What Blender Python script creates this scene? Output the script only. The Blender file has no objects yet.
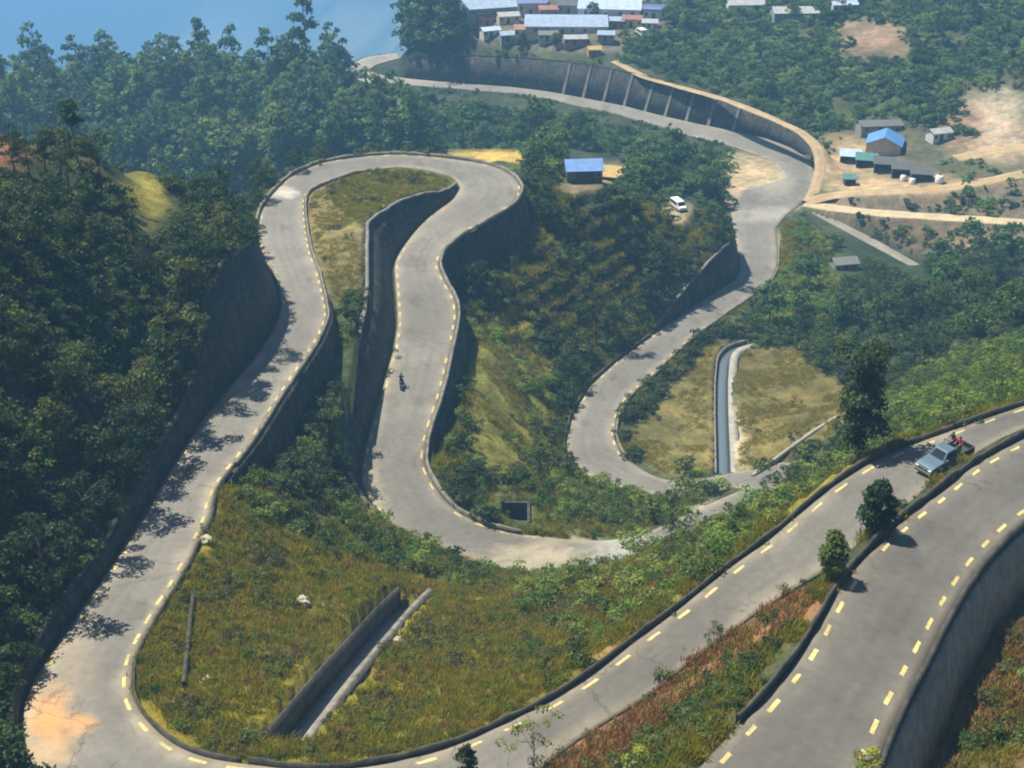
import bpy, bmesh, math, random
import numpy as np
random.seed(7); rng = np.random.default_rng(7)
scn = bpy.context.scene
COL = scn.collection
# ------------------------------------------------------------------ camera geometry
FPX = 1400.0; PITCH = math.radians(28.0); ZC = 150.0
CF = np.array([0, math.cos(PITCH), -math.sin(PITCH)]); CU = np.array([0, math.sin(PITCH), math.cos(PITCH)])
def at(u, v, h):
    d = CF + np.array([1.0, 0, 0]) * (u - 512) / FPX + CU * (384 - v) / FPX
    p = d * (h / -d[2])
    return np.array([p[0], p[1], ZC - h])
def project(x, y, z):
    z = z - ZC
    w = y * CF[1] + z * CF[2]
    w = np.where(np.abs(w) < 1e-3, 1e-3, w)
    return 512 + FPX * x / w, 384 - FPX * (y * CU[1] + z * CU[2]) / w, w
cam_d = bpy.data.cameras.new('camera'); cam = bpy.data.objects.new('camera', cam_d); COL.objects.link(cam)
cam.location = (0, 0, ZC); cam.rotation_euler = (math.radians(62), 0, 0)
cam_d.sensor_width = 36; cam_d.lens = FPX * 36 / 1024; cam_d.clip_start = 1; cam_d.clip_end = 30000
scn.camera = cam
scn.render.resolution_x = 1024; scn.render.resolution_y = 768
# ------------------------------------------------------------------ object helpers
def tag(o, label=None, cat=None, group=None, kind=None):
    if label: o['label'] = label
    if cat: o['category'] = cat
    if group: o['group'] = group
    if kind: o['kind'] = kind
    return o
def empty(name, loc, rz=0.0, label=None, cat=None, group=None):
    o = bpy.data.objects.new(name, None); COL.objects.link(o); o.empty_display_size = 0.3
    o.location = loc; o.rotation_euler = (0, 0, rz)
    return tag(o, label, cat, group)
def mesh_np(name, V, Fq, mats=(), parent=None, matidx=None, smooth=False, cols=None):
    """V (n,3); Fq list of face index arrays with equal corner count or list of lists"""
    me = bpy.data.meshes.new(name)
    V = np.asarray(V, float)
    if isinstance(Fq, np.ndarray):
        nf, k = Fq.shape
        me.vertices.add(len(V)); me.vertices.foreach_set('co', V.astype(np.float32).ravel())
        me.loops.add(nf * k); me.loops.foreach_set('vertex_index', Fq.astype(np.int32).ravel())
        me.polygons.add(nf); me.polygons.foreach_set('loop_start', np.arange(0, nf * k, k, dtype=np.int32))
        me.update(calc_edges=True)
    else:
        me.from_pydata([tuple(v) for v in V], [], [tuple(f) for f in Fq]); me.update()
    for m in mats: me.materials.append(m)
    if matidx is not None: me.polygons.foreach_set('material_index', np.asarray(matidx, dtype=np.int32))
    if smooth: me.polygons.foreach_set('use_smooth', np.ones(len(me.polygons), dtype=bool))
    if cols is not None:
        a = me.color_attributes.new('tint', 'FLOAT_COLOR', 'POINT')
        c = np.ones((len(V), 4), np.float32); c[:, :3] = cols; a.data.foreach_set('color', c.ravel())
    o = bpy.data.objects.new(name, me); COL.objects.link(o)
    if parent is not None: o.parent = parent
    return o
class MB:
    """collects shapes and links them as one mesh object"""
    def __init__(s): s.v = []; s.f = []; s.m = []
    def add(s, V, F, m=0):
        b = len(s.v); s.v += [tuple(p) for p in V]; s.f += [tuple(i + b for i in f) for f in F]; s.m += [m] * len(F)
    def box(s, x0, x1, y0, y1, z0, z1, m=0, taper=0.0, rz=0.0):
        c = ((x0 + x1) / 2, (y0 + y1) / 2); t = 1 - taper
        V = [(x0, y0, z0), (x1, y0, z0), (x1, y1, z0), (x0, y1, z0)] + [(c[0] + (x - c[0]) * t, c[1] + (y - c[1]) * t, z1) for x, y in ((x0, y0), (x1, y0), (x1, y1), (x0, y1))]
        if rz: V = [(c[0] + (x - c[0]) * math.cos(rz) - (y - c[1]) * math.sin(rz), c[1] + (x - c[0]) * math.sin(rz) + (y - c[1]) * math.cos(rz), z) for x, y, z in V]
        s.add(V, [(3, 2, 1, 0), (4, 5, 6, 7), (0, 1, 5, 4), (1, 2, 6, 5), (2, 3, 7, 6), (3, 0, 4, 7)], m)
    def tube(s, pts, rad, n=8, m=0):
        pts = [np.array(p, float) for p in pts]; V = []; F = []
        for i, p in enumerate(pts):
            d = pts[min(i + 1, len(pts) - 1)] - pts[max(i - 1, 0)]; d = d / (np.linalg.norm(d) + 1e-9)
            a = np.cross(d, (0, 0, 1) if abs(d[2]) < .9 else (1, 0, 0)); a /= np.linalg.norm(a); b = np.cross(d, a)
            r = rad[i] if hasattr(rad, '__len__') else rad
            V += [p + r * (a * math.cos(t) + b * math.sin(t)) for t in np.arange(n) * 2 * math.pi / n]
        for i in range(len(pts) - 1):
            for k in range(n): F.append((i * n + k, i * n + (k + 1) % n, (i + 1) * n + (k + 1) % n, (i + 1) * n + k))
        F.append(tuple(range(n - 1, -1, -1))); F.append(tuple((len(pts) - 1) * n + k for k in range(n)))
        s.add(V, F, m)
    def prism(s, prof, y0, y1, m=0):
        """profile in x,z extruded along y"""
        n = len(prof); V = [(x, y0, z) for x, z in prof] + [(x, y1, z) for x, z in prof]
        F = [tuple(range(n)), tuple(range(2 * n - 1, n - 1, -1))] + [(i, i + n, (i + 1) % n + n, (i + 1) % n) for i in range(n)]
        s.add(V, F, m)
    def build(s, name, mats, parent=None, smooth=False, bevel=0):
        if not isinstance(mats, (list, tuple)): mats = [mats]
        o = mesh_np(name, s.v, s.f, mats, parent, s.m, smooth)
        bm = bmesh.new(); bm.from_mesh(o.data); bmesh.ops.recalc_face_normals(bm, faces=bm.faces); bm.to_mesh(o.data); bm.free()
        if bevel:
            b = o.modifiers.new('bevel', 'BEVEL'); b.width = bevel; b.segments = 2
        return o
# ------------------------------------------------------------------ materials
def newmat(name):
    m = bpy.data.materials.new(name); m.use_nodes = True
    nt = m.node_tree; bs = nt.nodes['Principled BSDF']; return m, nt, bs
def nd(nt, t, **kw):
    n = nt.nodes.new(t)
    for k, v in kw.items():
        if k in n.inputs: n.inputs[k].default_value = v
        else: setattr(n, k, v)
    return n
def noise(nt, scale, detail=6, rough=0.6, coord='Object'):
    tc = nd(nt, 'ShaderNodeTexCoord'); n = nd(nt, 'ShaderNodeTexNoise', Scale=scale, Detail=detail, Roughness=rough)
    nt.links.new(tc.outputs[coord], n.inputs['Vector']); return n
def ramp(nt, src, stops):
    r = nd(nt, 'ShaderNodeValToRGB'); e = r.color_ramp.elements
    while len(e) < len(stops): e.new(0.5)
    for el, (p, c) in zip(e, stops): el.position = p; el.color = (*c, 1) if len(c) == 3 else c
    nt.links.new(src, r.inputs[0]); return r
def mixc(nt, mode, fac, a, b):
    m = nd(nt, 'ShaderNodeMix', data_type='RGBA', blend_type=mode)
    for i, x in ((0, fac), (6, a), (7, b)):
        if hasattr(x, 'links'): nt.links.new(x, m.inputs[i])
        else: m.inputs[i].default_value = x if i == 0 else (*x, 1)
    return m.outputs[2]
def plain(name, c, rough=0.7, var=0.25, scale=1.5, metal=0.0, bump=0.0):
    m, nt, bs = newmat(name)
    n = noise(nt, scale)
    r = ramp(nt, n.outputs[0], [(0.3, tuple(x * (1 - var) for x in c)), (0.7, tuple(min(1, x * (1 + var)) for x in c))])
    nt.links.new(r.outputs[0], bs.inputs['Base Color']); bs.inputs['Roughness'].default_value = rough; bs.inputs['Metallic'].default_value = metal
    if bump:
        b = nd(nt, 'ShaderNodeBump', Strength=bump, Distance=0.05); n2 = noise(nt, scale * 6)
        nt.links.new(n2.outputs[0], b.inputs['Height']); nt.links.new(b.outputs[0], bs.inputs['Normal'])
    return m
def tinted(name, rough, lo, hi, scales, bump=0.3, bscale=3.0, spec=0.5, bdist=0.1, cracks=False):
    """base colour from the vertex tint, multiplied by two octaves of grain"""
    m, nt, bs = newmat(name)
    a = nd(nt, 'ShaderNodeVertexColor', layer_name='tint')
    col = a.outputs[0]
    for s in scales:
        n = noise(nt, s, 8, 0.65)
        r = ramp(nt, n.outputs[0], [(0.28, (lo,) * 3), (0.72, (hi,) * 3)])
        col = mixc(nt, 'MULTIPLY', 1.0, col, r.outputs[0])
    if cracks:
        tc = nd(nt, 'ShaderNodeTexCoord'); n = noise(nt, .35, 4); mv = nd(nt, 'ShaderNodeMix', data_type='RGBA'); mv.inputs[0].default_value = .72
        nt.links.new(tc.outputs['Object'], mv.inputs[6]); sc = nd(nt, 'ShaderNodeVectorMath', operation='MULTIPLY_ADD'); nt.links.new(n.outputs['Color'], sc.inputs[0]); sc.inputs[1].default_value = (3, 3, 3); nt.links.new(tc.outputs['Object'], sc.inputs[2])
        v = nd(nt, 'ShaderNodeTexVoronoi', Scale=.2, feature='DISTANCE_TO_EDGE'); nt.links.new(sc.outputs[0], v.inputs['Vector'])
        cr = ramp(nt, v.outputs['Distance'], [(.004, (.5,) * 3), (.014, (1,) * 3)]); mk = noise(nt, .06, 2); mr = ramp(nt, mk.outputs[0], [(.45, (0,) * 3), (.6, (.8,) * 3)])
        col = mixc(nt, 'MULTIPLY', mr.outputs[0], col, cr.outputs[0])
    nt.links.new(col, bs.inputs['Base Color']); bs.inputs['Roughness'].default_value = rough
    bs.inputs['Specular IOR Level'].default_value = spec
    if bump:
        b = nd(nt, 'ShaderNodeBump', Strength=bump, Distance=bdist); n2 = noise(nt, bscale, 8, 0.7)
        nt.links.new(n2.outputs[0], b.inputs['Height']); nt.links.new(b.outputs[0], bs.inputs['Normal'])
    return m
def masonry(name, c1, c2, joint, sx=0.9, rough=0.9):
    """rubble stone: voronoi cells with darker joints"""
    m, nt, bs = newmat(name)
    tc = nd(nt, 'ShaderNodeTexCoord')
    v = nd(nt, 'ShaderNodeTexVoronoi', Scale=1.0 / sx); nt.links.new(tc.outputs['Object'], v.inputs['Vector'])
    e = nd(nt, 'ShaderNodeTexVoronoi', Scale=1.0 / sx, feature='DISTANCE_TO_EDGE'); nt.links.new(tc.outputs['Object'], e.inputs['Vector'])
    sep = nd(nt, 'ShaderNodeSeparateColor'); nt.links.new(v.outputs['Color'], sep.inputs[0])
    r = ramp(nt, sep.outputs[0], [(0.0, c1), (1.0, c2)])
    er = ramp(nt, e.outputs['Distance'], [(0.02, joint), (0.08, (1, 1, 1))])
    col = mixc(nt, 'MULTIPLY', 1.0, r.outputs[0], er.outputs[0])
    n = noise(nt, 0.25, 6); nr = ramp(nt, n.outputs[0], [(0.3, (0.42, 0.44, 0.42)), (0.7, (1.25, 1.2, 1.12))])
    col = mixc(nt, 'MULTIPLY', 1.0, col, nr.outputs[0])
    mp = nd(nt, 'ShaderNodeMapping'); mp.inputs['Scale'].default_value = (.9, .9, .1); nt.links.new(tc.outputs['Object'], mp.inputs[0]); n5 = nd(nt, 'ShaderNodeTexNoise', Scale=1.0, Detail=5); nt.links.new(mp.outputs[0], n5.inputs['Vector']); sr = ramp(nt, n5.outputs[0], [(0.38, (0.5, 0.5, 0.48)), (0.6, (1.2, 1.2, 1.15))])
    col = mixc(nt, 'MULTIPLY', 1.0, col, sr.outputs[0])
    nt.links.new(col, bs.inputs['Base Color']); bs.inputs['Roughness'].default_value = rough
    b = nd(nt, 'ShaderNodeBump', Strength=0.45, Distance=0.04); nt.links.new(e.outputs['Distance'], b.inputs['Height']); nt.links.new(b.outputs[0], bs.inputs['Normal'])
    return m
M_ASPH = tinted('asphalt', 0.72, 0.86, 1.12, (0.12, 1.6, 9), 0.25, 12, 0.35, 0.02, True)
M_GROUND = tinted('ground', 0.95, 0.6, 1.35, (0.07, 0.5, 2.6), 0.8, 1.6, 0.15, 0.35)
M_TRACK = tinted('dirt track', 0.95, 0.75, 1.2, (0.2, 1.4), 0.5, 2.5, 0.1, 0.15)
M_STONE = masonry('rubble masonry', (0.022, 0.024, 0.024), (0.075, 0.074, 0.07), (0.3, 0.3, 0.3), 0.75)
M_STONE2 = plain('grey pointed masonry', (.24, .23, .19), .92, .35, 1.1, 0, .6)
M_PARA = plain('weathered concrete', (0.17, 0.16, 0.14), 0.9, 0.5, 1.1, 0, 0.4)
M_DARKPARA = plain('shade-toned mossy concrete', (0.05, 0.05, 0.042), 0.95, 0.6, 1.1, 0, 0.4)  # moss noise over a tone darkened to carry shade on parapets, drain and pit
M_CONC = plain('pale concrete', (0.28, 0.275, 0.25), 0.85, 0.3, 0.6, 0, 0.3)
M_PAINT_Y, _nt, _bs = newmat('worn yellow road paint'); _n = noise(_nt, 2.6, 8, .75); _n2 = noise(_nt, .35, 3); _r = ramp(_nt, _n.outputs[0], [(.36, (.2, .19, .16)), (.47, (.62, .52, .21))]); _r2 = ramp(_nt, _n2.outputs[0], [(.3, (.62, .62, .66)), (.65, (1.06, 1.04, 1.0))])
_nt.links.new(mixc(_nt, 'MULTIPLY', 1.0, _r.outputs[0], _r2.outputs[0]), _bs.inputs['Base Color']); _bs.inputs['Roughness'].default_value = .8
# ------------------------------------------------------------------ roads: matched stations, edge A and edge B
def densify(stations, step=0.9):
    """stations: list of (A,B,h,[midA],[midB]) mids lie before that station. returns EA, EB (n,3), s"""
    A = []; B = []; S = []
    for i in range(1, len(stations)):
        a0, b0, h0 = stations[i - 1][:3]; a1, b1, h1, ma, mb = stations[i]
        def line(p0, mids, p1):
            q = np.array([p0] + list(mids) + [p1], float)
            t = np.r_[0, np.cumsum(np.linalg.norm(np.diff(q, axis=0), axis=1))]; t /= t[-1]
            P = np.array([at(x, y, h0 + (h1 - h0) * k) for (x, y), k in zip(q, t)])
            return P
        pa = line(a0, ma, a1); pb = line(b0, mb, b1)
        L = max(np.linalg.norm(np.diff(pa, axis=0), axis=1).sum(), np.linalg.norm(np.diff(pb, axis=0), axis=1).sum())
        n = max(2, int(L / step)); tt = np.linspace(0, 1, n, endpoint=False) if i < len(stations) - 1 else np.linspace(0, 1, n)
        def res(P):
            t = np.r_[0, np.cumsum(np.linalg.norm(np.diff(P, axis=0), axis=1))]; t /= t[-1]
            return np.stack([np.interp(tt, t, P[:, k]) for k in range(3)], 1)
        A.append(res(pa)); B.append(res(pb)); S.append(i - 1 + tt)
    A = np.concatenate(A); B = np.concatenate(B); S = np.concatenate(S)
    def smooth(P, it=6):
        for _ in range(it):
            Q = P.copy(); Q[1:-1] = 0.25 * P[:-2] + 0.5 * P[1:-1] + 0.25 * P[2:]; P = Q
        return P
    A = smooth(A); B = smooth(B)
    for _ in range(25):
        for P in (A, B): P[1:-1, 2] = 0.25 * P[:-2, 2] + 0.5 * P[1:-1, 2] + 0.25 * P[2:, 2]
    return A, B, S
MAIN = [((1120, 378), (1120, 394), 56.5, [], []),
 ((878, 456), (905, 507), 59, [(1024, 405), (955, 429)], [(1024, 428), (985, 447), (940, 478)]),
 ((725, 570), (768, 605), 62.5, [(828, 489), (805, 509), (768, 540)], [(880, 530), (858, 548), (830, 568), (800, 585)]),
 ((595, 672), (655, 692), 65, [(692, 599), (645, 632)], [(725, 635), (685, 665)]),
 ((512, 722), (579, 739), 66.5, [(545, 705)], [(622, 712)]),
 ((389, 764), (450, 830), 67.8, [(443, 750)], [(520, 785)]),
 ((247, 764), (200, 860), 68.8, [(320, 773)], [(330, 860)]),
 ((137, 709), (25, 742), 70, [(213, 760), (180, 749), (157, 732)], [(110, 835), (55, 795), (32, 768)]),
 ((160, 609), (84, 605), 72, [(130, 692), (133, 659), (147, 632)], [(22, 715), (30, 685), (50, 655)]),
 ((213, 496), (155, 497), 75, [(180, 579), (200, 539), (210, 519)], [(100, 582), (123, 549)]),
 ((276, 403), (233, 383), 78, [(220, 482), (233, 466), (256, 436)], [(170, 470), (187, 443), (213, 406)]),
 ((328, 316), (281, 305), 80.5, [(299, 369), (319, 339)], [(256, 356), (269, 336), (279, 318)]),
 ((304, 203), (258, 225), 82.5, [(324, 293), (318, 269), (311, 253), (306, 227)], [(280, 292), (274, 276), (266, 263), (259, 250)]),
 ((356, 172), (319, 163), 83.3, [(306, 194), (311, 189), (329, 181)], [(261, 210), (273, 193), (289, 177)]),
 ((429, 170), (456, 159), 84, [(399, 167)], [(356, 157), (396, 154), (436, 157)]),
 ((461, 187), (523, 190), 85, [(453, 177)], [(476, 162), (500, 168), (516, 178)]),
 ((429, 217), (463, 233), 86.5, [(453, 200)], [(515, 203), (489, 220)]),
 ((394, 263), (438, 266), 88, [(416, 230), (403, 247)], [(443, 250)]),
 ((398, 323), (458, 316), 89.3, [(396, 293)], [(446, 283), (456, 299)]),
 ((376, 409), (433, 419), 91.5, [(394, 349), (388, 369), (383, 389)], [(453, 343), (448, 366), (441, 396)]),
 ((360, 483), (424, 463), 93, [(368, 436), (362, 463)], [(426, 443)]),
 ((396, 525), (456, 512), 94.5, [(369, 499), (376, 512)], [(433, 483), (443, 499)]),
 ((455, 552), (512, 534), 96, [(423, 539)], [(483, 525)]),
 ((572, 577), (569, 540), 98, [(485, 565), (520, 572)], [(539, 536)]),
 ((720, 527), (690, 513), 100.5, [(620, 570), (670, 550)], [(610, 541), (650, 532)]),
 ((795, 492), (742, 490), 102.3, [(760, 508)], [(725, 497)]),
 ((790, 460), (738, 487), 103.7, [(812, 474)], [(743, 488)]),
 ((679, 483), (655, 496), 105.5, [(740, 472)], [(715, 492)]),
 ((622, 456), (569, 463), 106.5, [(652, 476)], [(615, 487), (590, 476)]),
 ((617, 416), (572, 416), 107.5, [(614, 436)], [(565, 443)]),
 ((649, 379), (619, 359), 109, [(629, 396)], [(589, 386)]),
 ((695, 336), (671, 322), 111, [(669, 359)], [(652, 336)]),
 ((752, 296), (735, 281), 113.5, [(725, 314)], [(689, 309), (712, 294)]),
 ((778, 250), (738, 250), 115, [(768, 286), (777, 268)], [(740, 269)]),
 ((776, 228), (731, 215), 116, [], []),
 ((800, 205), (742, 190), 118.3, [(785, 216)], [(733, 200)]),
 ((815, 173), (785, 177), 120, [(812, 190)], [(770, 183)]),
 ((768, 139), (768, 158), 122.5, [(808, 158), (790, 147)], [(780, 168)]),
 ((699, 124), (700, 138), 124.5, [(739, 132)], [(745, 150), (719, 142)]),
 ((589, 99), (590, 109), 128, [(659, 115), (625, 106)], [(652, 125), (619, 115)]),
 ((469, 84), (469, 90.5), 131.5, [(552, 92), (512, 87)], [(545, 99), (512, 94)]),
 ((395, 77), (392, 84), 133.5, [(423, 80)], [(423, 87)]),
 ((370, 70), (350, 71), 134, [(377, 74)], [(370, 83), (357, 79)]),
 ((400, 58), (396, 53), 134.6, [(375, 65)], [(352, 64), (365, 57)])]
LANE = [((1120, 398), (1150, 455), 57.2, [], []),
 ((1024, 437), (1080, 490), 56.2, [], []),
 ((935, 496), (1001, 544), 55, [(975, 463)], [(1024, 522)]),
 ((858, 562), (941, 629), 53.5, [(908, 515), (878, 542)], [(978, 569), (958, 599)]),
 ((785, 672), (891, 729), 51.8, [(841, 585), (825, 612), (801, 655)], [(925, 662), (908, 695)]),
 ((699, 768), (830, 900), 50, [(768, 695), (745, 719)], [(870, 780), (855, 830)]),
 ((600, 890), (740, 1040), 48.5, [], [])]
mA, mB, mS = densify(MAIN); lA, lB, lS = densify(LANE)
EDGE = {'A': (mA, mB, mS), 'B': (mB, mA, mS), 'LA': (lA, lB, lS), 'LB': (lB, lA, lS)}
def edge(side, s0, s1):
    """points of an edge between two stations and the horizontal outward normals"""
    E, O, S = EDGE[side]; k = np.where((S >= s0 - 1e-6) & (S <= s1 + 1e-6))[0]
    P = E[k]; T = np.gradient(P[:, :2], axis=0); T /= np.linalg.norm(T, axis=1)[:, None] + 1e-9
    N = np.stack([-T[:, 1], T[:, 0]], 1); out = (P - O[k])[:, :2]
    sg = np.sign((N * out).sum(1)); N *= np.where(sg == 0, 1, sg)[:, None]
    for _ in range(4): N[1:-1] = 0.25 * N[:-2] + 0.5 * N[1:-1] + 0.25 * N[2:]
    N /= np.linalg.norm(N, axis=1)[:, None]
    return P, N, S[k]
# retaining walls: side, s0, s1, [(s,H)], kind, batter, label
WALLS = [
 ('B', 6.9, 11.93, [(6.9, 1.2), (7.6, 1.7), (9, 2.2), (9.5, 3.0), (9.8, 5), (10.05, 10), (10.4, 12), (11, 10), (11.4, 6), (11.8, 2.5), (11.93, 1.0)], 'cut', 0.28, 'long grey masonry retaining wall rising between the left road arm and the dark wooded hill'),
 ('A', 14.9, 20.9, [(14.9, 0.6), (15.6, 2.2), (16.2, 4.5), (17, 7), (18, 7.5), (19, 5.5), (19.6, 3.6), (20.4, 2.2), (20.9, 0.6)], 'cut', 0.5, 'curving grey stone wall holding the loop island above the central road arm'),
 ('B', 14.6, 19.8, [(14.6, 1.0), (15.1, 6), (16, 8), (17, 8), (18, 5), (19, 3), (19.8, 1.2)], 'fill', 0.2, 'dark stone wall under the right side of the hairpin loop'),
 ('A', 9.1, 11.15, [(9.1, 1.0), (9.5, 3.2), (10, 5.0), (10.6, 5.5), (11, 3), (11.15, 1.0)], 'fill', 0.2, 'grey stone wall carrying the right edge of the left road arm above the gully'),
 ('B', 30.7, 32.9, [(30.7, 0.8), (31.3, 4), (31.9, 7.5), (32.4, 8.0), (32.9, 4.5)], 'cut', 0.2, 'dark retaining wall beside the lower road below the terraced knoll'),
 ('A', 36.3, 40.9, [(36.3, 2), (36.8, 4.5), (37.5, 7.5), (38.2, 9), (39, 10), (40, 9), (40.9, 6)], 'cut', 0.35, 'long ribbed retaining wall above the far road below the village'),
 ('LB', 0.9, 6, [(0.9, 4.2), (3, 4.6), (6, 4.6)], 'fill', 0.3, 'sloping grey stone wall below the outer edge of the nearest road'),
]
TRACKS = [  # centre (u,v,h), width
 ([(806, 203, 118.2), (830, 207, 117.8), (870, 212, 117.2), (930, 216, 116), (1024, 222, 114.5), (1120, 231, 113)], 4.6, 'sunlit dirt track, the lower of two running right from the junction'),
 ([(955, 158, 113.2), (985, 152, 112.2), (1024, 147, 111), (1090, 141, 109.5)], 5.0, 'tan terrace track'),
 ([(996, 303, 113.5), (1024, 312, 112), (1090, 325, 109)], 3.6, 'orange track at right edge'),
 ([(806, 202, 118.0), (826, 195, 117), (870, 192, 115.5), (930, 190, 114), (975, 183, 113), (1024, 173, 112), (1100, 160, 111)], 4.2, 'tan dirt track, the upper of two running right from the junction'),
 ([(808, 207, 118.5), (835, 222, 119.3), (870, 240, 120.3), (919, 267, 121.5)], 3.0, 'narrow grey lane running down right below the dirt tracks'),
 ([(615, 61, 117.5), (645, 77, 117.2), (685, 88, 116.2), (725, 99, 114.8), (768, 116, 113), (801, 131, 112), (818, 146, 112.5), (822, 165, 115), (815, 190, 117.5), (808, 201, 118.2)], 3.0, 'orange dirt track along the top of the ribbed wall'),
]
# ------------------------------------------------------------------ terrain grid
def axis_grow(x0, step, g, lim, sgn):
    o = []; x = x0; s = step
    while abs(x) < lim: s *= g; x += sgn * s; o.append(x)
    return o
ys = np.r_[np.arange(38, 262, 0.5), np.arange(262, 520, 1.0)]; ys = np.r_[axis_grow(38, 0.7, 1.25, 60, -1)[::-1][-6:], ys, axis_grow(519, 1.2, 1.055, 6500, 1)]
ys = np.sort(ys)
xc = np.arange(-72, 72.1, 0.5)
xs = np.r_[axis_grow(-72, 0.9, 1.012, 260, -1)[::-1], xc, axis_grow(72, 0.9, 1.012, 260, 1)]
xs = np.r_[axis_grow(xs[0], 2.5, 1.16, 5200, -1)[::-1], xs, axis_grow(xs[-1], 2.5, 1.16, 5200, 1)]
NX, NY = len(xs), len(ys)
Zs = np.zeros((NY, NX)); Zw = np.zeros((NY, NX)); blocked = np.zeros((NY, NX), bool)
def near(a, v):
    i = np.clip(np.searchsorted(a, v), 1, len(a) - 1); return np.where(v - a[i - 1] < a[i] - v, i - 1, i)
def put(P, w=1.0, block=False, override=False):
    P = np.atleast_2d(P); ix = near(xs, P[:, 0]); iy = near(ys, P[:, 1])
    if override:
        Zw[iy, ix] = 0; Zs[iy, ix] = 0
    np.add.at(Zs, (iy, ix), P[:, 2] * w); np.add.at(Zw, (iy, ix), w)
    if block: blocked[iy, ix] = True
def dense_line(P, step=0.22):
    t = np.r_[0, np.cumsum(np.linalg.norm(np.diff(P, axis=0), axis=1))]; tt = np.arange(0, t[-1], step)
    return np.stack([np.interp(tt, t, P[:, k]) for k in range(P.shape[1])], 1)
def put_lofted(P, N, d0, d1, dz, block=False, w=1.0, override=False, step=0.22):
    """strip beside an edge at z + dz (array per point)"""
    Q = dense_line(np.c_[P, N, np.broadcast_to(dz, (len(P),))], step)
    for d in np.arange(d0, d1 + 1e-6, 0.22):
        put(np.c_[Q[:, 0] + Q[:, 3] * d, Q[:, 1] + Q[:, 4] * d, Q[:, 2] + Q[:, 5]], w, block, override)
SINK = 0.14
# 1 shoulders
for sd, s1 in (('A', 43), ('B', 43), ('LA', 6), ('LB', 6)):
    P, N, S = edge(sd, 0, s1); put_lofted(P, N, 0.0, 0.9, -SINK, True)
# 2 walls
for sd, s0, s1, prof, kind, bat, lab in WALLS:
    P, N, S = edge(sd, s0, s1); Hh = np.interp(S, [p[0] for p in prof], [p[1] for p in prof])
    Q = dense_line(np.c_[P, N, Hh], 0.2)
    for r in Q:
        far = 1.0 + bat * r[5]
        for d in np.arange(0, far + 2.2, 0.2):
            if kind == 'cut': z = r[2] - SINK if d <= far - 0.7 else (r[2] + r[5] - 0.12 if d >= far else None)
            else: z = r[2] - SINK - 0.05 if d <= 0.3 else (r[2] - r[5] if d >= min(far - 0.35, 0.95) else None)
            ix = near(xs, np.array([r[0] + r[3] * d]))[0]; iy = near(ys, np.array([r[1] + r[4] * d]))[0]
            if z is None: Zs[iy, ix] = 0; Zw[iy, ix] = 0
            else: Zs[iy, ix] = z; Zw[iy, ix] = 1
            if d <= far + 0.3: blocked[iy, ix] = True
# 3 carriageways
for A, B in ((mA, mB), (lA, lB)):
    Q = dense_line(np.c_[A, B], 0.22)
    wd = np.linalg.norm(Q[:, :3] - Q[:, 3:], axis=1).max()
    for t in np.linspace(0, 1, int(wd / 0.22) + 2):
        P = Q[:, :3] * (1 - t) + Q[:, 3:] * t; P[:, 2] -= SINK
        put(P, 1.0, True, True)
for A, B in ((mA, mB), (lA, lB)):      # exact again, so that the last writer does not leave holes
    Q = dense_line(np.c_[A, B], 0.22)
    for t in np.linspace(0, 1, 40):
        P = Q[:, :3] * (1 - t) + Q[:, 3:] * t; P[:, 2] -= SINK; put(P, 1.0, True)
# 4 tracks
TRK = []
for c, wd, lab in TRACKS:
    P = np.array([at(*q) for q in c]); P = dense_line(P, 1.0)
    for _ in range(14): P[1:-1] = 0.25 * P[:-2] + 0.5 * P[1:-1] + 0.25 * P[2:]
    T = np.gradient(P[:, :2], axis=0); T /= np.linalg.norm(T, axis=1)[:, None]; N = np.stack([-T[:, 1], T[:, 0]], 1)
    TRK.append((P, N, wd, lab))
    Q = dense_line(np.c_[P, N], 0.3)
    for d in np.arange(-wd / 2 - 0.4, wd / 2 + 0.41, 0.3):
        R = np.c_[Q[:, 0] + Q[:, 3] * d, Q[:, 1] + Q[:, 4] * d, Q[:, 2] - 0.12]
        ok = ~blocked[near(ys, R[:, 1]), near(xs, R[:, 0])] | (np.abs(d) < 0)
        if ok.any(): put(R[ok], 1.0, False, True)
    for d in np.arange(-wd / 2 - 0.4, wd / 2 + 0.41, 0.3): blocked[near(ys, Q[:, 1] + Q[:, 4] * d), near(xs, Q[:, 0] + Q[:, 3] * d)] = True
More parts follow.
